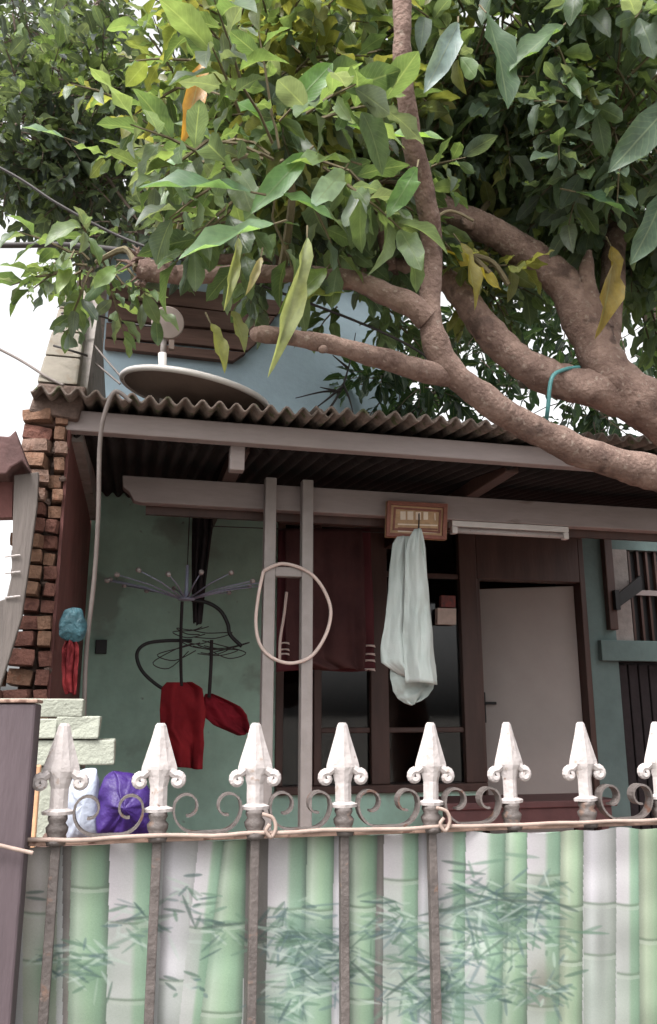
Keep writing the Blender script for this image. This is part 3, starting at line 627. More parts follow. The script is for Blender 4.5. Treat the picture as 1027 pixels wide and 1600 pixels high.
# ------------------------------------------------------------------ iron fence
us = [95, 250, 400, 537, 672, 797, 914]
X0s = [XY(u, 1215, YF) for u in us]
sp = (X0s[-1]-X0s[0])/6
X1 = X0s[0]; xsf = X0s+[X0s[-1]+sp, X0s[-1]+2*sp]
z_tip = ZY(537, 1129, YF); z_rail = ZY(537, 1300, YF)
fence = thing('iron_fence', 'low iron fence with white spear finials and scrolls along the street', 'fence', ((xsf[0]+xsf[-1])/2, YF, 0))
xr0, xr1 = XY(46, 1308, YF), xsf[-1]+0.1
MB().box(xr0, xr1, YF-0.012, YF+0.012, z_rail-0.006, z_rail+0.005).build('top_rail', M_rail, fence, bevel=0.002)
wr = []
for k in range(60):
    x = xr0-0.02+(xr1-xr0)*k/59; wr.append((x, YF-0.019+0.004*math.sin(k*1.3), z_rail+0.006+0.004*noise.noise(Vector((x*8, 0, 0)))))
MB().tube(wr, 0.0045, 6).build('tie_wire', M_wire, fence, smooth=True)
MB().box(xr0, xr1, YF-0.012, YF+0.012, 0.16, 0.185).build('bottom_rail', M_rail, fence, bevel=0.002)
H = z_tip-z_rail
def ringsec(z, hx_, hy_, c=0.62):
    q = [(hx_, hy_*0.45), (hx_*c, hy_), (-hx_*c, hy_), (-hx_, hy_*0.45), (-hx_, -hy_*0.45), (-hx_*c, -hy_), (hx_*c, -hy_), (hx_, -hy_*0.45)]
    return [(a, b, z) for a, b in q]
def make_finial():
    b = MB(); k = H/172.0
    # spear: ridge in the middle of each face
    def diam(z, hx_, hy_):
        hx_ *= 1.16; return [(hx_, 0, z), (hx_*0.5, hy_*0.72, z), (0, hy_, z), (-hx_*0.5, hy_*0.72, z), (-hx_, 0, z), (-hx_*0.5, -hy_*0.72, z), (0, -hy_, z), (hx_*0.5, -hy_*0.72, z)]
    secs = [diam(z_rail+38*k, 20*k, 14*k), diam(z_rail+43*k, 21*k, 15*k), diam(z_rail+47*k, 11.5*k, 10*k), diam(z_rail+76*k, 11.5*k, 10*k), diam(z_rail+90*k, 15*k, 12*k), diam(z_rail+101*k, 24*k, 14*k), diam(z_rail+107*k, 23*k, 14*k), diam(z_rail+150*k, 11.5*k, 10*k), diam(z_rail+168*k, 7.5*k, 7*k), diam(z_rail+172*k, 5*k, 5*k)]
    b.loft(secs)
    for s_ in (-1, 1):      # curled side lobes
        path = []; rad_ = []
        for j in range(15):
            a = R(110)-j/14*R(380); rr = (9.5-7.5*j/14)*k
            path.append((s_*(28*k+rr*math.cos(a)), 0, z_rail+84*k+rr*math.sin(a))); rad_.append((7.4-1.4*j/14)*k)
        path = [(s_*12*k, 0, z_rail+103*k)]+path; rad_ = [8*k]+rad_
        b.tube(path, rad_, 8)
    return b
fin0 = make_finial(); fin0.v = [(p[0], p[1], p[2]-z_rail) for p in fin0.v]; collar0 = MB()
k_ = H/172.0
collar0.disc((0, 0, 0), (0, 0, 1), [(16*k_, -5*k_), (18*k_, 2*k_), (13*k_, 8*k_), (16*k_, 14*k_), (17*k_, 20*k_), (12*k_, 26*k_), (15*k_, 32*k_), (14*k_, 38*k_)], 14)
bar0 = MB().box(-0.009, 0.009, -0.009, 0.009, 0.05, z_rail-0.007)
proto = None
for i, x in enumerate(xsf):
    if proto is None:
        b = bar0.build('bar', M_iron, fence, bevel=0.002); f_ = fin0.build('finial', M_white, b, smooth=False); c_ = collar0.build('collar', M_iron, b, smooth=True)
        f_.modifiers.new('bevel', 'BEVEL').width = 0.0018; f_.modifiers['bevel'].segments = 2
        proto = (b, f_, c_)
        # shift the first one
        for q in (b,): q.location = (x, YF, 0)
        b.matrix_parent_inverse = parent_world(fence).inverted(); f_.matrix_parent_inverse = Matrix(); c_.matrix_parent_inverse = Matrix(); f_.location = (0, 0, z_rail); c_.location = (0, 0, z_rail)
    else:
        b = proto[0].copy(); COL.objects.link(b); b.location = (x, YF, 0)
        for s_ in proto[1:]:
            q = s_.copy(); COL.objects.link(q); q.parent = b
            q.rotation_euler = (random.uniform(-.02, .02), random.uniform(-.015, .015), random.uniform(-.12, .12))
            
    for ch in (b,): ch.rotation_euler = (0, 0, 0)
def scroll(x0, x1, seed):
    rr = random.Random(seed); half = (x1-x0)/2-0.030; xm = (x0+x1)/2; r1 = 0.045; pts = []
    def side(s_):
        q = []
        for j in range(9):           # outer quarter, from the bottom line up
            a = -math.pi/2+j/8*math.pi/2; q.append((xm+s_*(half-r1+r1*math.cos(a)), z_rail+0.009+r1+r1*math.sin(a)))
        # inward curl
        cx_, cz_ = half-0.027, z_rail+0.009+r1+0.004
        for j in range(1, 15):
            a = j/14*R(275); rc_ = 0.027-0.011*j/14; q.append((xm+s_*(cx_+rc_*math.cos(a)), cz_+rc_*math.sin(a)*1.05))
        return q
    L_ = side(-1)[::-1]; R_ = side(1); P2 = L_+R_
    th, hw = 0.0022, 0.013; secs = []
    for i, (x, z) in enumerate(P2):
        a = P2[max(i-1, 0)]; b = P2[min(i+1, len(P2)-1)]; t = Vector((b[0]-a[0], 0, b[1]-a[1])).normalized(); nn = Vector((-t.z, 0, t.x))
        c_ = Vector((x, YF, z)); secs.append([c_+nn*th+Vector((0, hw, 0)), c_+nn*th-Vector((0, hw, 0)), c_-nn*th-Vector((0, hw, 0)), c_-nn*th+Vector((0, hw, 0))])
    MB().loft(secs).build('scroll', M_scroll, fence, smooth=False)
for i in (0, 1, 2, 3, 4, 6, 7): scroll(xsf[i], xsf[i+1], i)
for (u, v) in ((428, 1290), (700, 1280)):
    q = pix([(u-18, v-18), (u-2, v-12), (u+3, v+4), (u-4, v+18), (u-12, v+8), (u-6, v-2)], YF-0.026); MB().tube(q, 0.004, 6).build('wire_knot', M_wire, fence, smooth=True)
gp = thing('gate_post', 'dark purplish steel gate post at the end of the fence', 'post', PY(10, 1600, YF-0.02))
xg0, xg1 = XY(-45, 1350, YF-0.06), XY(37, 1350, YF-0.06); zg = ZY(18, 1099, YF-0.06)
MB().box(xg0, xg1, YF-0.06, YF+0.05, 0, zg).build('post_box', M_postdark, gp, bevel=0.005)
MB().box(xg0-0.004, xg1+0.002, YF-0.064, YF+0.054, zg+0.001, zg+0.008).build('cap_plate', M_rail, gp, bevel=0.002)
MB().tube(pix([(-40, 1312), (0, 1321), (30, 1328), (52, 1333)], YF-0.075), 0.004, 6).build('wire', M_wire, gp, smooth=True)

# ------------------------------------------------------------------ printed bamboo sheet
xs0_, xs1_ = XY(30, 1450, YF+0.02), XY(1130, 1450, YF)
ztop, zmid, zbot = ZY(600, 1304, YF+0.02), ZY(600, 1640, YF), 0.06
NX, NZ1, NZ2 = 980, 330, 120
gx = np.linspace(xs0_, xs1_, NX); gz = np.concatenate([np.linspace(ztop, zmid, NZ1), np.linspace(zmid, zbot, NZ2+1)[1:]]); NZ = len(gz)
GX, GZ = np.meshgrid(gx, gz)
xa_, xb_ = XY(690, 1450, YF), XY(770, 1450, YF)
tt = np.clip((GX-xa_)/(xb_-xa_), 0, 1); tt = tt*tt*(3-2*tt)
GY = YF+0.024-0.046*tt+0.004*np.sin(GX*21+1.3)+0.003*np.sin(GX*47+GZ*5)+0.002*np.sin(GZ*33+GX*9)
GZ2 = GZ.copy(); GZ2[0] += 0.003*np.sin(GX[0]*19)+0.002*np.sin(GX[0]*53); GZ2[0] -= 0.012*tt[0]*np.clip(1-(GX[0]-xb_)/0.25, 0, 1)*0
V = np.stack([GX, GY, GZ2], -1).reshape(-1, 3)
U_, V_, _ = project(V)
colr = np.tile(np.array([196, 196, 192], float), (len(V), 1))
def mixc(mask, c, a): colr[mask] = colr[mask]*(1-a)+np.array(c, float)*a if np.isscalar(a) else colr[mask]*(1-a[:, None])+np.array(c, float)*a[:, None]
PAL = {'wg': [(0, (222, 214, 216)), (.48, (214, 212, 208)), (.6, (164, 194, 164)), (.85, (140, 176, 146)), (1, (104, 124, 108))],
       'g': [(0, (150, 168, 146)), (.2, (196, 214, 188)), (.5, (170, 202, 164)), (.8, (138, 172, 140)), (1, (98, 116, 100))],
       'y': [(0, (150, 160, 138)), (.3, (192, 206, 174)), (.7, (160, 186, 150)), (1, (108, 122, 102))],
       'w': [(0, (176, 172, 172)), (.25, (220, 216, 218)), (.7, (198, 198, 194)), (1, (146, 148, 142))],
       'd': [(0, (120, 112, 108)), (.5, (140, 132, 124)), (1, (110, 104, 100))],
       'c': [(0, (206, 196, 182)), (.5, (222, 214, 206)), (1, (180, 176, 160))]}
culms = [(36, 90, 36, 88, 'c', (1425, 1500)), (98, 118, 98, 112, 'd', ()), (112, 172, 106, 168, 'g', (1490, 1385)), (172, 246, 166, 240, 'wg', (1440, 1560)), (256, 322, 246, 300, 'w', (1530,)),
         (320, 352, 286, 318, 'g', (1450, 1340)), (310, 352, 280, 318, 'wg', (1448,)), (350, 388, 312, 378, 'g', (1442, 1580)), (385, 420, 380, 415, 'd', (1470,)), (420, 480, 414, 474, 'wg', (1418, 1540)), (480, 524, 474, 520, 'g', (1420, 1530)),
         (522, 548, 518, 546, 'w', ()), (546, 592, 546, 586, 'g', (1415, 1560)), (590, 602, 584, 598, 'd', ()), (600, 656, 598, 654, 'wg', (1373, 1500)), (654, 684, 652, 684, 'w', (1440,)), (683, 730, 684, 726, 'wg', (1420, 1510)),
         (728, 794, 726, 786, 'wg', (1398, 1545)), (790, 828, 784, 824, 'g', (1400, 1480)), (824, 880, 824, 876, 'wg', (1366, 1570)), (876, 912, 874, 910, 'y', (1414, 1500)), (912, 964, 912, 962, 'w', (1410, 1490)), (963, 1002, 964, 1002, 'wg', (1412, 1520)),
         (998, 1036, 1000, 1036, 'y', (1466,)), (1036, 1090, 1036, 1090, 'wg', (1400,)), (1088, 1140, 1088, 1140, 'g', (1450,))]
for (a0, b0, a1, b1, pal, nodes) in culms:
    t = (V_-1320)/280; aL = a0+(a1-a0)*t; aR = b0+(b1-b0)*t
    q = (U_-aL)/(aR-aL); m = (q >= 0) & (q <= 1)
    st = [s_[0] for s_ in PAL[pal]]; cc = np.stack([np.interp(q[m], st, [s_[1][j] for s_ in PAL[pal]]) for j in range(3)], -1)
    sh_ = 1+0.05*np.sin(V_[m]/37+a0)+0.03*np.sin(V_[m]/11+a0*2)
    colr[m] = cc*sh_[:, None]
    for nv in nodes:
        for base in (nv, nv+290, nv+620):
            dv = V_-(base+3*np.sin(q*3.1)); mk = m & (np.abs(dv) < 7)
            a = np.exp(-(dv[mk]/2.2)**2)*0.55; mixc(mk, (96, 112, 92), a)
            mk2 = m & (dv > 2) & (dv < 8); mixc(mk2, (226, 230, 216), np.full(mk2.sum(), 0.35))
        tone = m & (V_ > nv); mixc(tone, (150, 180, 146), np.full(tone.sum(), 0.22 if pal in ('wg', 'w', 'c') else 0.1))
rp = random.Random(21)
def smudge(cu, cv, ru, rv, c, al):
    m = (np.abs(U_-cu) < ru*2.5) & (np.abs(V_-cv) < rv*2.5); idx = np.nonzero(m)[0]
    if len(idx):
        a = al*np.exp(-((U_[idx]-cu)/ru)**2-((V_[idx]-cv)/rv)**2); colr[idx] = colr[idx]*(1-a[:, None])+np.array(c, float)*a[:, None]
for (a, b, c_, d_, e, f) in ((140, 1510, 30, 40, (110, 150, 116), .5), (70, 1520, 22, 50, (112, 150, 112), .6), (470, 1480, 50, 50, (110, 146, 138), .5), (500, 1510, 40, 40, (112, 132, 140), .6), (700, 1560, 60, 40, (118, 146, 146), .5), (770, 1430, 80, 30, (104, 140, 120), .55), (850, 1540, 26, 40, (126, 124, 108), .7), (850, 1385, 24, 20, (120, 134, 112), .6), (620, 1470, 40, 40, (118, 146, 134), .4), (450, 1590, 50, 40, (110, 150, 132), .5), (330, 1490, 30, 40, (120, 160, 130), .4), (940, 1480, 10, 90, (128, 130, 124), .5)):
    smudge(a, b, c_, d_, e, f)
def stroke(u0, v0, u1, v1, wd, c, al):
    lo_u, hi_u = min(u0, u1)-wd, max(u0, u1)+wd; lo_v, hi_v = min(v0, v1)-wd-4, max(v0, v1)+wd+4
    m = (U_ > lo_u) & (U_ < hi_u) & (V_ > lo_v) & (V_ < hi_v); idx = np.nonzero(m)[0]
    if not len(idx): return
    du, dv = u1-u0, v1-v0; L2 = du*du+dv*dv+1e-6
    t = ((U_[idx]-u0)*du+(V_[idx]-v0)*dv)/L2; d = np.abs((U_[idx]-u0)*dv-(V_[idx]-v0)*du)/math.sqrt(L2)
    wl = wd*np.clip(4*t*(1-t), 0, 1)**0.6; a = np.clip((wl-d)/2.6+0.5, 0, 1)*((t > 0) & (t < 1))*al
    colr[idx] = colr[idx]*(1-a[:, None])+np.array(c, float)*a[:, None]
leafc = [(86, 116, 96), (106, 142, 116), (74, 100, 96), (116, 150, 126), (196, 216, 196), (100, 126, 128), (206, 222, 208)]
clusters = [(135, 1500, 60, 26), (90, 1500, 45, 14), (215, 1440, 60, 16), (285, 1400, 45, 12), (300, 1540, 30, 6), (345, 1450, 50, 16), (450, 1450, 60, 34), (490, 1480, 70, 46), (450, 1560, 60, 26), (540, 1500, 55, 24), (600, 1430, 50, 24),
            (640, 1540, 70, 34), (625, 1460, 50, 20), (700, 1540, 75, 46), (760, 1410, 80, 44), (740, 1470, 70, 36), (810, 1440, 70, 34), (850, 1390, 45, 16), (855, 1540, 45, 24), (800, 1540, 50, 20), (880, 1480, 35, 8),
            (150, 1750, 90, 30), (400, 1760, 90, 30), (650, 1780, 100, 30), (900, 1740, 90, 24)]
for (cu, cv, rad_, n_) in clusters:
    for _ in range(int(n_*1.7)):
        a = rp.uniform(0, 2*math.pi); u0 = cu+rp.gauss(0, rad_*0.35); v0 = cv+rp.gauss(0, rad_*0.35)
        ln = rp.uniform(0.4, 1.15)*rad_*0.85; an = rp.choice([rp.uniform(-0.5, 0.9), math.pi+rp.uniform(-0.9, 0.5), rp.uniform(0.6, 2.4)])
        stroke(u0, v0, u0+ln*math.cos(an), v0+ln*math.sin(an)*0.75, rp.uniform(1.4, 3.2), rp.choice(leafc), rp.uniform(0.3, 0.7))
for (a, b, c_, d_) in ((40, 1402, 74, 1406), (40, 1395, 70, 1393), (650, 1432, 770, 1405), (770, 1405, 870, 1412), (870, 1412, 905, 1425), (180, 1440, 235, 1432), (255, 1420, 290, 1425), (285, 1398, 305, 1448), (315, 1450, 380, 1442), (545, 1500, 600, 1550), (600, 1560, 650, 1520), (255, 1525, 280, 1532), (258, 1535, 276, 1548), (690, 1345, 735, 1352), (700, 1360, 760, 1366)):
    stroke(a, b, c_, d_, 2.6, (86, 106, 96), 0.65)
colr += RNG.normal(0, 3.0, (len(V), 1)); g_ = colr.mean(1, keepdims=True); colr = np.clip((g_+(colr-g_)*0.9)*0.69*np.array([0.985, 0.985, 1.0]), 8, 240)
me = bpy.data.meshes.new('bamboo_print_sheet'); nF = (NX-1)*(NZ-1)
ii_ = (np.arange(NZ-1)[:, None]*NX+np.arange(NX-1)[None, :]).reshape(-1)
F_ = np.stack([ii_, ii_+NX, ii_+NX+1, ii_+1], -1).astype(np.int32)
me.vertices.add(len(V)); me.vertices.foreach_set('co', V.astype(np.float32).ravel()); me.loops.add(nF*4); me.loops.foreach_set('vertex_index', F_.ravel())
me.polygons.add(nF); me.polygons.foreach_set('loop_start', np.arange(0, nF*4, 4, dtype=np.int32)); me.update(calc_edges=True)
me.polygons.foreach_set('use_smooth', np.ones(nF, dtype=bool))
ca = me.color_attributes.new('print', 'FLOAT_COLOR', 'POINT'); c01 = colr/255; cl = np.where(c01 <= 0.04045, c01/12.92, ((c01+0.055)/1.055)**2.4)
ca.data.foreach_set('color', np.concatenate([cl, np.ones((len(cl), 1))], 1).astype(np.float32).ravel())
mp_ = bpy.data.materials.new('printed_vinyl'); mp_.use_nodes = True; n = mp_.node_tree; b = n.nodes['Principled BSDF']; at_ = n.nodes.new('ShaderNodeAttribute'); at_.attribute_name = 'print'
n.links.new(at_.outputs['Color'], b.inputs['Base Color']); b.inputs['Roughness'].default_value = 0.5; b.inputs['Specular IOR Level'].default_value = 0.3
me.materials.append(mp_); o = bpy.data.objects.new('bamboo_print_sheet', me); COL.objects.link(o)
tag(o, 'vinyl sheet printed with green bamboo canes and leaves tied to the iron fence', 'printed sheet')

# ------------------------------------------------------------------ trees
def leaf_mat(name, source):
    m = bpy.data.materials.new(name); m.use_nodes = True; n = m.node_tree; n.nodes.clear(); o = n.nodes.new('ShaderNodeOutputMaterial')
    if source == 'object': s_ = n.nodes.new('ShaderNodeObjectInfo'); c = s_.outputs['Color']
    else: s_ = n.nodes.new('ShaderNodeAttribute'); s_.attribute_name = 'leaf'; c = s_.outputs['Color']
    uv = n.nodes.new('ShaderNodeUVMap'); uv.uv_map = 'uv'; sx = n.nodes.new('ShaderNodeSeparateXYZ'); n.links.new(uv.outputs[0], sx.inputs[0])
    def math_(op, a, b=None, clamp=False):
        q = n.nodes.new('ShaderNodeMath'); q.operation = op; q.use_clamp = clamp
        for i, x in enumerate((a, b)):
            if x is None: continue
            if isinstance(x, (int, float)): q.inputs[i].default_value = x
            else: n.links.new(x, q.inputs[i])
        return q.outputs[0]
    ax = math_('ABSOLUTE', math_('SUBTRACT', sx.outputs[0], 0.5))
    rib = math_('SUBTRACT', 1.0, math_('MULTIPLY', ax, 22), True)
    ph = math_('SUBTRACT', math_('MULTIPLY', sx.outputs[1], 11), math_('MULTIPLY', ax, 6)); vein = math_('SUBTRACT', 1.0, math_('MULTIPLY', math_('ABSOLUTE', math_('SUBTRACT', math_('FRACT', ph), 0.5)), 7), True)
    f = math_('MAXIMUM', math_('MULTIPLY', rib, 0.4), math_('MULTIPLY', vein, 0.12))
    gp_ = n.nodes.new('ShaderNodeNewGeometry'); nz = n.nodes.new('ShaderNodeTexNoise'); nz.inputs['Scale'].default_value = 30; nz.inputs['Detail'].default_value = 4; n.links.new(gp_.outputs['Position'], nz.inputs['Vector'])
    mx0 = n.nodes.new('ShaderNodeMix'); mx0.data_type = 'RGBA'; mx0.blend_type = 'MULTIPLY'; mx0.inputs['Factor'].default_value = 0.5
    n.links.new(c, mx0.inputs['A']); rr2 = n.nodes.new('ShaderNodeMapRange'); rr2.inputs['From Min'].default_value = 0.3; rr2.inputs['From Max'].default_value = 0.7; rr2.inputs['To Min'].default_value = 0.5; rr2.inputs['To Max'].default_value = 1.25
    n.links.new(nz.outputs['Fac'], rr2.inputs['Value']); n.links.new(rr2.outputs[0], mx0.inputs['B'])
    mx = n.nodes.new('ShaderNodeMix'); mx.data_type = 'RGBA'; mx.inputs['B'].default_value = (0.30, 0.36, 0.20, 1)
    n.links.new(f, mx.inputs['Factor']); n.links.new(mx0.outputs['Result'], mx.inputs['A'])
    d = n.nodes.new('ShaderNodeBsdfPrincipled'); d.inputs['Roughness'].default_value = 0.38; d.inputs['Specular IOR Level'].default_value = 0.45; n.links.new(mx.outputs['Result'], d.inputs['Base Color'])
    bmp = n.nodes.new('ShaderNodeBump'); bmp.inputs['Strength'].default_value = 0.5; bmp.inputs['Distance'].default_value = 0.004; n.links.new(f, bmp.inputs['Height']); n.links.new(bmp.outputs[0], d.inputs['Normal'])
    t = n.nodes.new('ShaderNodeBsdfTranslucent'); gm = n.nodes.new('ShaderNodeMix'); gm.data_type = 'RGBA'; gm.blend_type = 'MULTIPLY'; gm.inputs['Factor'].default_value = 1.0; gm.inputs['B'].default_value = (1.9, 1.8, 0.85, 1)
    n.links.new(mx.outputs['Result'], gm.inputs['A']); n.links.new(gm.outputs['Result'], t.inputs[0])
    ms = n.nodes.new('ShaderNodeMixShader'); ms.inputs[0].default_value = 0.45; n.links.new(d.outputs[0], ms.inputs[1]); n.links.new(t.outputs[0], ms.inputs[2]); n.links.new(ms.outputs[0], o.inputs[0]); return m
M_leafo = leaf_mat('leaf_single', 'object'); M_leafs = leaf_mat('leaf_mass', 'attr')
ROWS = [(0.0, 0.04), (0.08, 0.17), (0.2, 0.34), (0.35, 0.46), (0.5, 0.5), (0.65, 0.475), (0.78, 0.38), (0.88, 0.24), (0.95, 0.11), (1.0, 0.0)]
def leaf_template(droop, fold, wav):
    vs = []; uv = []; fs = []
    for j, (t, hw) in enumerate(ROWS):
        wv = wav*math.sin(t*13)
        for s_ in (-1, 0, 1):
            vs.append((s_*hw, t, -droop*t*t+fold*abs(s_)*hw*0.9+(wv*s_*hw))); uv.append((0.5+0.5*s_*(1 if hw > 0.01 else 0.0), t))
    for j in range(len(ROWS)-1):
        for s_ in (0, 1): a = j*3+s_; fs.append((a, a+1, a+4, a+3))
    return np.array(vs), np.array(uv), np.array(fs)
TPL = [leaf_template(0.12, 0.16, 0.1), leaf_template(0.32, 0.22, -0.15), leaf_template(0.22, 0.08, 0.2), leaf_template(0.5, 0.3, 0.1)]
def leaf_meshes(m):
    out = []
    for (v, uv, f) in TPL:
        me = bpy.data.meshes.new('leaf'); me.from_pydata([tuple(x) for x in v], [], [tuple(x) for x in f]); l = me.uv_layers.new(name='uv')
        li = np.array([lp.vertex_index for lp in me.loops]); l.data.foreach_set('uv', uv[li].astype(np.float32).ravel()); me.materials.append(m); me.polygons.foreach_set('use_smooth', [True]*len(me.polygons)); out.append(me)
    return out
LM = leaf_meshes(M_leafo)
class Leaves:
    def __init__(s): s.L = []
    def add(s, base, d, nrm, ln, wd, c, k): s.L.append((Vector(base), Vector(d).normalized(), Vector(nrm), ln, wd, c, k))
    def finish(s, tree, nobj, label):
        info = []
        for (b, d, nr, ln, wd, c, k) in s.L:
            mid = b+d*ln*0.5; u, v, z = project(np.array(mid)); vis = (-40 < u < 1067) and (-40 < v < 1640) and z > 0.3
            info.append((ln*wd/z/z if vis else 0))
        order = sorted(range(len(s.L)), key=lambda i: -info[i]); single = set(order[:nobj]); AV = []; AU = []; AF = []; AC = []; off = 0
        for i, (b, d, nr, ln, wd, c, k) in enumerate(s.L):
            side = d.cross(nr); side = side.normalized() if side.length > 1e-5 else d.orthogonal().normalized(); nn = side.cross(d).normalized()
            if i in single:
                o = bpy.data.objects.new('leaf', LM[k]); COL.objects.link(o); o.color = (*c, 1)
                M = Matrix((side*wd, d*ln, nn*ln)).transposed().to_4x4(); M.translation = b; put_m(o, tree, M)
            else:
                v, uv, f = TPL[k]; B = np.array((side*wd, d*ln, nn*ln)); AV.append(v@B+np.array(b)); AU.append(uv); AF.append(f+off); AC.append(np.tile(np.array((*c, 1.0)), (len(v), 1))); off += len(v)
        V = np.concatenate(AV); F = np.concatenate(AF).astype(np.int32); me = bpy.data.meshes.new('foliage'); me.vertices.add(len(V)); me.vertices.foreach_set('co', V.astype(np.float32).ravel())
        me.loops.add(F.size); me.loops.foreach_set('vertex_index', F.ravel()); me.polygons.add(len(F)); me.polygons.foreach_set('loop_start', np.arange(0, F.size, 4, dtype=np.int32)); me.update(calc_edges=True)
        me.polygons.foreach_set('use_smooth', np.ones(len(F), dtype=bool)); l = me.uv_layers.new(name='uv'); l.data.foreach_set('uv', np.concatenate(AU)[F.ravel()].astype(np.float32).ravel())
        a = me.color_attributes.new('leaf', 'FLOAT_COLOR', 'POINT'); a.data.foreach_set('color', np.concatenate(AC).astype(np.float32).ravel()); me.materials.append(M_leafs)
        o = bpy.data.objects.new('crown', me); COL.objects.link(o); put(o, tree); o['kind'] = 'stuff'; o['label'] = label
def put_m(o, parent, M):
    o.parent = parent; o.matrix_parent_inverse = parent_world(parent).inverted(); o.matrix_basis = M
RL = random.Random(11)
GREENS = [(78, 98, 70), (88, 108, 76), (98, 118, 84), (86, 102, 90), (104, 122, 86), (98, 110, 96)]
DARKS = [(82, 100, 84), (90, 108, 90), (98, 114, 98), (86, 102, 82)]
YELL = [(114, 120, 70), (122, 124, 76), (106, 118, 70)]
def sprig(LV, tw, p, axis, n, ln, pal, spread=1.0, droop=0.22, wr=(0.36, 0.50)):
    axis = Vector(axis).normalized(); a = axis.orthogonal().normalized(); b = axis.cross(a); tl = ln*1.5
    tw.tube([p, p+axis*tl*0.5+Vector((0, 0, 0.01)), p+axis*tl], [0.006, 0.0045, 0.002], 4, cap=False)
    ph = RL.uniform(0, 6.28)
    for i in range(n):
        t = (i+0.6)/n; th = ph+i*2.4; rad_ = a*math.cos(th)+b*math.sin(th)
        d = (axis*(0.25+0.9*t)+rad_*spread+Vector((0, 0, -droop*RL.uniform(0.2, 1.4)))).normalized()
        l = ln*RL.uniform(0.45, 1.1); nr = Vector((RL.uniform(-.8, .8), RL.uniform(-.8, .8), 1))
        c = lin(RL.choice(pal)); f = RL.uniform(0.75, 1.25); c = tuple(x*f for x in c)
        LV.add(p+axis*tl*t+rad_*0.01, d, nr, l, l*RL.uniform(*wr), c, RL.randrange(4))

tree = thing('large_leaved_tree', 'big large-leaved tree whose pinkish brown limbs reach over the porch roof', 'tree', (XY(1330, 900, 2.75), 2.75, 0))
def limb(pts, name='limb', parent=tree, m=M_bark, n=18, amp=0.20, per=12, nsc=9, k=1.0):
    """(u, v, Y, width in photo pixels)"""
    P = [PY(p[0], p[1], p[2]) for p in pts]; r = [k*p[3]/2*((PY(p[0], p[1], p[2])-CAM).dot(FV))/FPX for p in pts]
    q, rr = cr(P, per, r); o = MB().tube(q, rr, n, amp, nsc).build(name, m, parent, smooth=True); return q, rr
xt = XY(1330, 900, 2.75)
tq = [(xt+0.05, 2.78, -0.05), (xt+0.02, 2.76, 0.8), (xt-0.03, 2.76, 1.7), (xt-0.1, 2.75, 2.25)]; tr2 = [0.27, 0.21, 0.2, 0.17]
q, rr = cr([Vector(p) for p in tq], 10, tr2); MB().tube(q, rr, 22, 0.12, 5).build('trunk', M_bark, tree, smooth=True)
LIMBS = []
LIMBS.append(limb([(1310, 860, 2.75, 130), (1180, 800, 2.8, 95), (1027, 742, 2.85, 74), (900, 702, 2.8, 66), (800, 652, 2.75, 62), (730, 602, 2.7, 62), (688, 556, 2.68, 64), (672, 492, 2.66, 50), (676, 400, 2.64, 46), (664, 300, 2.5, 48), (640, 200, 2.35, 44), (630, 90, 2.25, 42), (628, -40, 2.2, 40), (620, -260, 2.2, 30)], k=0.71))
LIMBS.append(limb([(716, 592, 2.70, 34), (690, 586, 2.69, 40), (640, 573, 2.66, 42), (545, 546, 2.6, 36), (470, 530, 2.56, 33), (420, 523, 2.53, 30), (400, 522, 2.52, 27), (393, 521, 2.515, 16)], k=0.86))
LIMBS.append(limb([(668, 500, 2.66, 40), (640, 476, 2.66, 38), (600, 458, 2.7, 34), (540, 436, 2.75, 31), (440, 428, 2.8, 27), (340, 430, 2.85, 27), (280, 430, 2.88, 30), (235, 424, 2.9, 36), (215, 420, 2.9, 26)]))
LIMBS.append(limb([(1330, 820, 2.8, 150), (1180, 735, 2.95, 130), (1035, 648, 3.0, 112), (965, 600, 3.02, 98), (920, 520, 3.04, 84), (884, 448, 3.05, 76), (822, 396, 3.08, 70), (760, 358, 3.1, 62), (700, 330, 3.12, 54), (640, 296, 3.15, 44), (560, 230, 3.2, 36), (480, 120, 3.3, 28), (430, -60, 3.4, 20)], k=0.74))
LIMBS.append(limb([(1020, 645, 3.02, 60), (960, 618, 3.03, 74), (900, 602, 3.05, 72), (835, 580, 3.08, 66), (780, 538, 3.1, 60), (735, 480, 3.12, 54), (700, 440, 3.15, 44), (650, 420, 3.2, 36), (560, 412, 3.3, 32), (460, 405, 3.4, 28), (340, 405, 3.5, 22), (250, 395, 3.55, 14)], k=0.80))
LIMBS.append(limb([(935, 520, 3.02, 46), (922, 470, 3.0, 38), (917, 425, 2.98, 26), (921, 392, 2.97, 8)], per=6))
LIMBS.append(limb([(940, 580, 3.06, 44), (958, 420, 3.25, 36), (960, 250, 3.4, 36), (930, 90, 3.5, 28), (900, -120, 3.6, 20)]))
LIMBS.append(limb([(610, 420, 3.2, 20), (600, 360, 3.1, 22), (588, 290, 3.1, 18), (560, 210, 3.1, 12)], per=6))
LIMBS.append(limb([(276, 428, 2.86, 14), (248, 385, 2.84, 13), (262, 345, 2.82, 10), (310, 325, 2.8, 7)], per=6, n=8))
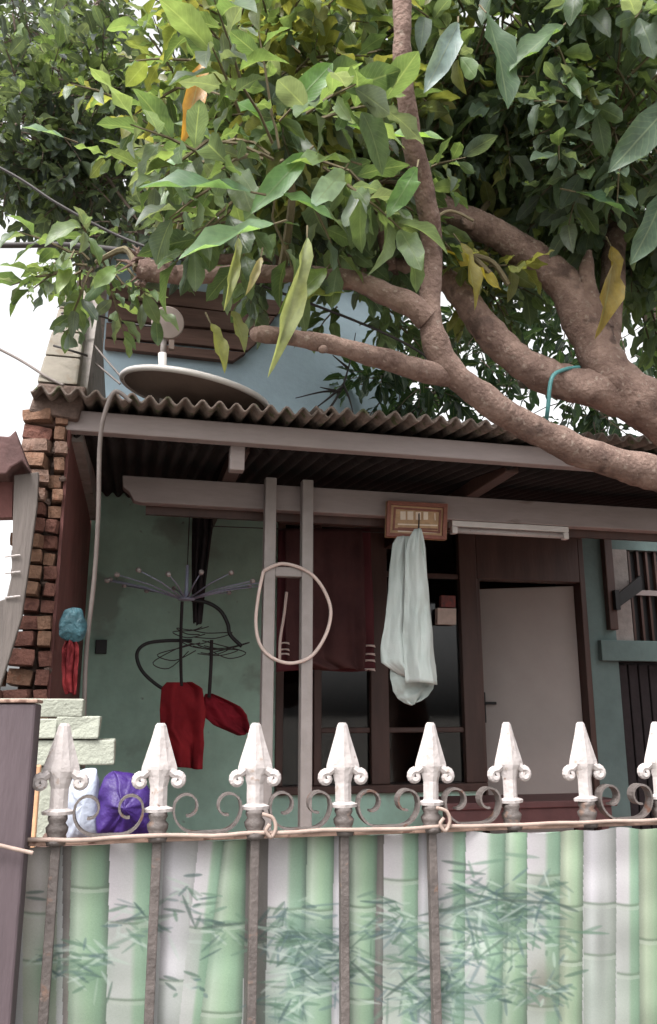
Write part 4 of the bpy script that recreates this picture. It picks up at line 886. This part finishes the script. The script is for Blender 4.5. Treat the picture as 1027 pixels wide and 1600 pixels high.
# broken end and knots
spl = MB()
for k in range(16):
    p = PY(RL.uniform(212, 252), RL.uniform(404, 446), 2.9); e = p+Vector((RL.uniform(-.09, .02), RL.uniform(-.05, .03), RL.uniform(-.07, .07)))
    spl.tube([p, p.lerp(e, .5)+Vector((0, 0, .008)), e], [0.012, 0.008, 0.002], 5)
spl.build('broken_end', M_bark, tree)
for (u, v, Y, r_) in ((662, 486, 2.63, .026), (505, 543, 2.55, .014), (792, 640, 2.7, .03), (735, 345, 3.05, .03), (905, 470, 2.98, .03)):
    c0 = PY(u, v, Y); MB().disc(c0, (RL.uniform(-.5, .5), -1, RL.uniform(-.3, .6)), [(r_*1.3, -r_*.8), (r_*1.15, -r_*.2), (r_*.8, r_*.25), (r_*.4, r_*.4), (0.002, r_*.42)], 12).build('knot', M_bark, tree, smooth=True)
LV = Leaves(); TW = MB()
# clumps: photo position, plane, radius (m), sprigs, leaf length, palette
mix_g = GREENS*2+YELL; mix_d = DARKS*2+GREENS; mix_y = YELL*2+GREENS  # mix_y paints the backlit yellow-green of the upper centre into leaf colour
clumps = [(560, 460, 3.45, .16, 5, .13, GREENS), (610, 500, 3.5, .14, 4, .13, GREENS), (440, 250, 2.45, .30, 20, 0.180, GREENS), (520, 110, 2.85, .36, 40, 0.146, mix_y), (420, 170, 2.9, .40, 59, 0.163, mix_y), (740, 130, 3.0, .38, 48, 0.146, mix_g), (850, 80, 2.9, .5, 62, 0.163, mix_d), (960, 200, 2.9, .5, 67, 0.163, mix_d),
          (800, 240, 3.25, .42, 54, 0.155, mix_d), (930, 330, 3.4, .42, 48, 0.155, mix_d), (560, 300, 3.0, .30, 27, 0.146, GREENS), (640, 30, 3.1, .5, 48, 0.163, mix_g), (480, 20, 3.2, .5, 54, 0.155, mix_y), (1080, 60, 2.7, .6, 36, 0.200, mix_d), (1090, 330, 3.3, .5, 40, 0.163, mix_d),
          (300, 240, 3.4, .42, 48, 0.146, mix_g), (420, 330, 3.3, .36, 29, 0.146, GREENS), (700, 300, 3.8, .5, 48, 0.146, mix_d), (520, 200, 4.2, .7, 81, 0.146, mix_y), (820, 150, 4.3, .8, 108, 0.146, mix_d), (980, 60, 4.5, .8, 81, 0.146, mix_d),
          (380, 190, 4.6, .55, 81, 0.138, mix_g), (650, 200, 5.2, .9, 81, 0.146, mix_g), (150, 410, 3.05, .17, 12, 0.130, GREENS), (760, 440, 3.5, .25, 10, 0.150, mix_d), (1000, 430, 3.7, .35, 18, 0.170, mix_d), (740, 420, 3.25, .12, 5, 0.160, YELL),
          (550, -200, 3.2, .8, 40, 0.200, mix_g), (900, -220, 3.2, .8, 40, 0.200, mix_d), (100, -300, 3.8, .6, 30, 0.200, mix_g)]
def clump_fill(LV, TW, items, limbs, squash=0.75):
    allp = [p for q, _ in limbs for p in q[::4]]
    for (u, v, Y, r_, n_, ln, pal) in items:
        c0 = PY(u, v, Y)
        near = min(allp, key=lambda p: (p-c0).length)
        TW.tube(cr([near, near.lerp(c0, .5)+Vector((RL.uniform(-.08, .08), RL.uniform(-.08, .08), .06)), c0], 4), [0.018-0.0012*i for i in range(9)], 6)
        for _ in range(n_):
            while True:
                d = Vector((RL.uniform(-1, 1), RL.uniform(-1, 1), RL.uniform(-1, 1)))
                if d.length < 1: break
            p = c0+Vector((d.x*r_, d.y*r_, d.z*r_*squash)); ax = (d+Vector((0, 0, -0.25))+Vector((RL.uniform(-.5, .5), RL.uniform(-.5, .5), RL.uniform(-.4, .4))))
            if RL.random() < 0.5: TW.tube([c0.lerp(p, 0.25), c0.lerp(p, 0.6)+Vector((0, 0, .02)), p], [0.006, 0.005, 0.0045], 4, cap=False)
            sprig(LV, TW, p, ax, RL.randint(8, 12), ln, pal)
clump_fill(LV, TW, clumps, LIMBS)
# single leaves measured in the photograph: base, tip, width px, plane, colour
hero = [((392, 300), (224, 272), 52, 2.1, (84, 112, 84), 0), ((428, 350), (282, 384), 46, 2.15, (120, 152, 116), 0), ((598, 214), (692, 206), 46, 2.2, (98, 128, 74), 0), ((600, 222), (548, 188), 44, 2.2, (94, 124, 72), 0), ((548, 252), (455, 232), 34, 2.2, (140, 166, 120), 2),
        ((538, 266), (498, 308), 40, 2.2, (160, 186, 158), 2), ((316, 98), (298, 192), 34, 2.4, (168, 126, 66), 1), ((716, 36), (674, 128), 44, 2.2, (116, 136, 132), 0), ((760, 20), (806, 150), 66, 2.4, (74, 98, 70), 0), ((1050, 160), (968, 252), 66, 2.4, (70, 90, 68), 0), ((480, 372), (448, 552), 30, 2.4, (168, 178, 132), 1),
        ((372, 372), (364, 460), 16, 2.45, (160, 168, 120), 1), ((408, 402), (394, 444), 13, 2.5, (190, 180, 140), 1), ((330, 506), (358, 563), 22, 2.7, (150, 154, 92), 1), ((362, 486), (388, 532), 22, 2.7, (128, 134, 88), 1), ((955, 385), (964, 502), 42, 2.8, (136, 118, 58), 1), ((455, 170), (520, 95), 44, 2.3, (96, 134, 66), 0), ((350, 150), (440, 190), 40, 2.5, (90, 124, 70), 2),
        ((100, 215), (36, 192), 28, 2.9, (96, 122, 96), 0), ((652, 262), (618, 322), 36, 2.3, (96, 132, 70), 2), ((480, 240), (400, 320), 40, 2.2, (104, 140, 92), 0), ((430, 300), (520, 330), 40, 2.2, (96, 130, 84), 0), ((880, 40), (800, 90), 44, 2.4, (80, 104, 70), 0), ((900, 300), (1000, 330), 60, 2.7, (60, 84, 62), 0), ((1040, 300), (1000, 400), 56, 2.6, (70, 92, 70), 0),
        ((690, 390), (790, 430), 34, 3.0, (150, 138, 62), 2), ((720, 380), (760, 460), 26, 2.9, (140, 130, 60), 1), ((470, 470), (530, 440), 40, 2.75, (118, 132, 70), 1), ((110, 405), (92, 452), 20, 2.95, (140, 160, 110), 0), ((180, 418), (150, 445), 24, 2.95, (130, 156, 100), 0), ((240, 260), (330, 250), 30, 2.6, (100, 130, 88), 0), ((510, 420), (450, 470), 34, 2.7, (110, 132, 70), 1)]
for (b, t, wpx, Y, c0, k) in hero:
    p0, p1 = PY(*b, Y), PY(*t, Y-0.06); d = p1-p0
    side_pref = Vector((0, -0.75, 0.65)) if abs(d.z) < abs(d.x) else Vector((0.25, -1, 0.2))
    LV.add(p0, d, side_pref, d.length*1.03, wpx*mpp(Y)*1.05, lin(c0), k)
    TW.tube([p0-d.normalized()*0.05+Vector((0, .03, .02)), p0], [0.004, 0.003], 5, cap=False)
TW.tube(pix([(770, 432), (735, 400), (690, 388), (640, 400)], 3.0), 0.012, 6); TW.tube(pix([(795, 445), (770, 410), (735, 398)], 3.0), 0.012, 6)
TW.tube(pix([(740, 345), (700, 330), (660, 360)], 2.55), 0.006, 6)
TW.build('twigs', M_twig, tree, fixn=False)['kind'] = 'stuff'
LV.finish(tree, 300, 'dense overhanging mass of large green leaves')

# back trees
def back_tree(name, label, base, items, limbs_px, ln_pal_obj, crown_label):
    t = thing(name, label, 'tree', base, 'trees behind the house')
    Ls = []
    for lp in limbs_px: Ls.append(limb(lp, 'trunk' if not Ls else 'limb', t, M_bark2, 10, 0.1, 6))
    LV = Leaves(); TW = MB(); clump_fill(LV, TW, items, Ls); TW.build('twigs', M_bark2, t, fixn=False)['kind'] = 'stuff'; LV.finish(t, 0, crown_label)
bx = PY(112, 700, 8.2)
SM = [(66, 78, 70), (74, 86, 78), (82, 96, 84), (70, 82, 80), (88, 104, 80)]
back_tree('small_leaved_tree', 'darker small-leaved tree rising behind the party wall on the white sky side', (bx.x, 8.2, 0),
          [(60, 130, 7.0, .9, 80, .17, SM), (160, 220, 7.2, .8, 80, .16, SM), (60, 270, 7.4, .45, 30, .15, SM), (150, 330, 7.2, .5, 34, .15, SM), (240, 300, 7.0, .6, 46, .16, SM), (20, 20, 7, .9, 60, .17, SM), (90, 60, 7.6, .7, 60, .17, SM), (-120, 120, 7.4, 1.0, 60, .18, SM), (330, 330, 7.2, .5, 30, .16, SM), (80, 190, 5.2, .5, 60, .15, SM+GREENS), (160, 150, 5.0, .38, 50, .15, SM+GREENS), (20, 200, 5.0, .45, 46, .15, SM), (150, 300, 5.2, .4, 36, .15, SM), (220, 350, 5.0, .3, 20, .14, SM), (120, 330, 5.4, .25, 12, .13, SM), (40, 290, 5.2, .22, 12, .13, SM)],
          [[(112, 1085, 8.2, 40), (115, 700, 8.2, 36), (135, 450, 8.1, 30), (158, 250, 7.8, 26), (160, 60, 7.6, 24), (150, -150, 7.5, 18)], [(140, 400, 8.0, 18), (80, 260, 7.4, 14), (20, 150, 7.0, 9)], [(155, 300, 7.8, 18), (240, 240, 7.2, 12), (320, 250, 7.0, 8)], [(158, 200, 7.7, 16), (110, 200, 6.4, 12), (100, 180, 5.2, 8)]], SM, 'dark mass of small leaves')
bx = PY(1090, 800, 7.5)
DK = [(34, 54, 40), (42, 62, 46), (50, 72, 52)]
back_tree('evergreen_tree', 'dark evergreen tree behind the porch roof seen between the thick limbs', (bx.x, 7.5, 0),
          [(622, 600, 5.15, .24, 14, .17, DK), (680, 615, 5.15, .24, 12, .17, DK), (640, 590, 6.2, .42, 11, .2, DK), (720, 560, 6.4, .5, 14, .2, DK), (800, 600, 6.4, .55, 16, .2, DK), (900, 620, 6.6, .55, 18, .2, DK), (980, 560, 6.6, .6, 18, .2, DK), (780, 480, 6.6, .6, 18, .2, DK), (880, 480, 6.8, .6, 18, .2, DK), (700, 640, 6.4, .3, 6, .18, DK), (1060, 480, 7, .9, 25, .2, DK), (960, 400, 7, .8, 21, .2, DK), (840, 350, 7, .8, 60, .2, DK), (740, 400, 7, .6, 16, .2, DK), (1000, 660, 6.6, .4, 10, .2, DK), (600, 330, 7, .6, 40, .2, DK), (500, 370, 7.2, .4, 20, .2, DK), (1020, 250, 7, .9, 34, .2, DK), (850, 200, 7, .9, 34, .2, DK)],
          [[(1090, 1060, 7.5, 60), (1085, 800, 7.5, 50), (1060, 600, 7.3, 40), (1000, 450, 7.1, 30), (920, 300, 7, 18)], [(1075, 680, 7.4, 26), (950, 620, 6.9, 18), (800, 600, 6.6, 12), (660, 590, 6.3, 7)], [(1000, 450, 7.1, 20), (850, 420, 7, 14), (640, 360, 7, 8)]], DK, 'dark mass of glossy leaves')
# bare twigs standing against the blue wall
bt = thing('bare_twig', 'black leafless twig standing up against the pale blue wall', 'twig', PY(500, 665, 4.2))
tb_ = MB()
for pts in ([(496, 665), (530, 615), (546, 570), (556, 520)], [(530, 612), (505, 612), (462, 622)], [(534, 605), (510, 625), (490, 640)], [(536, 600), (545, 620), (552, 645)], [(544, 575), (520, 555)], [(548, 560), (575, 540)], [(532, 612), (500, 605)]):
    q = pix(pts, 4.2, 5); tb_.tube(q, [0.009*(1-0.75*i/(len(q)-1)) for i in range(len(q))], 6)
tb_.build('stem', M_cabled, bt)
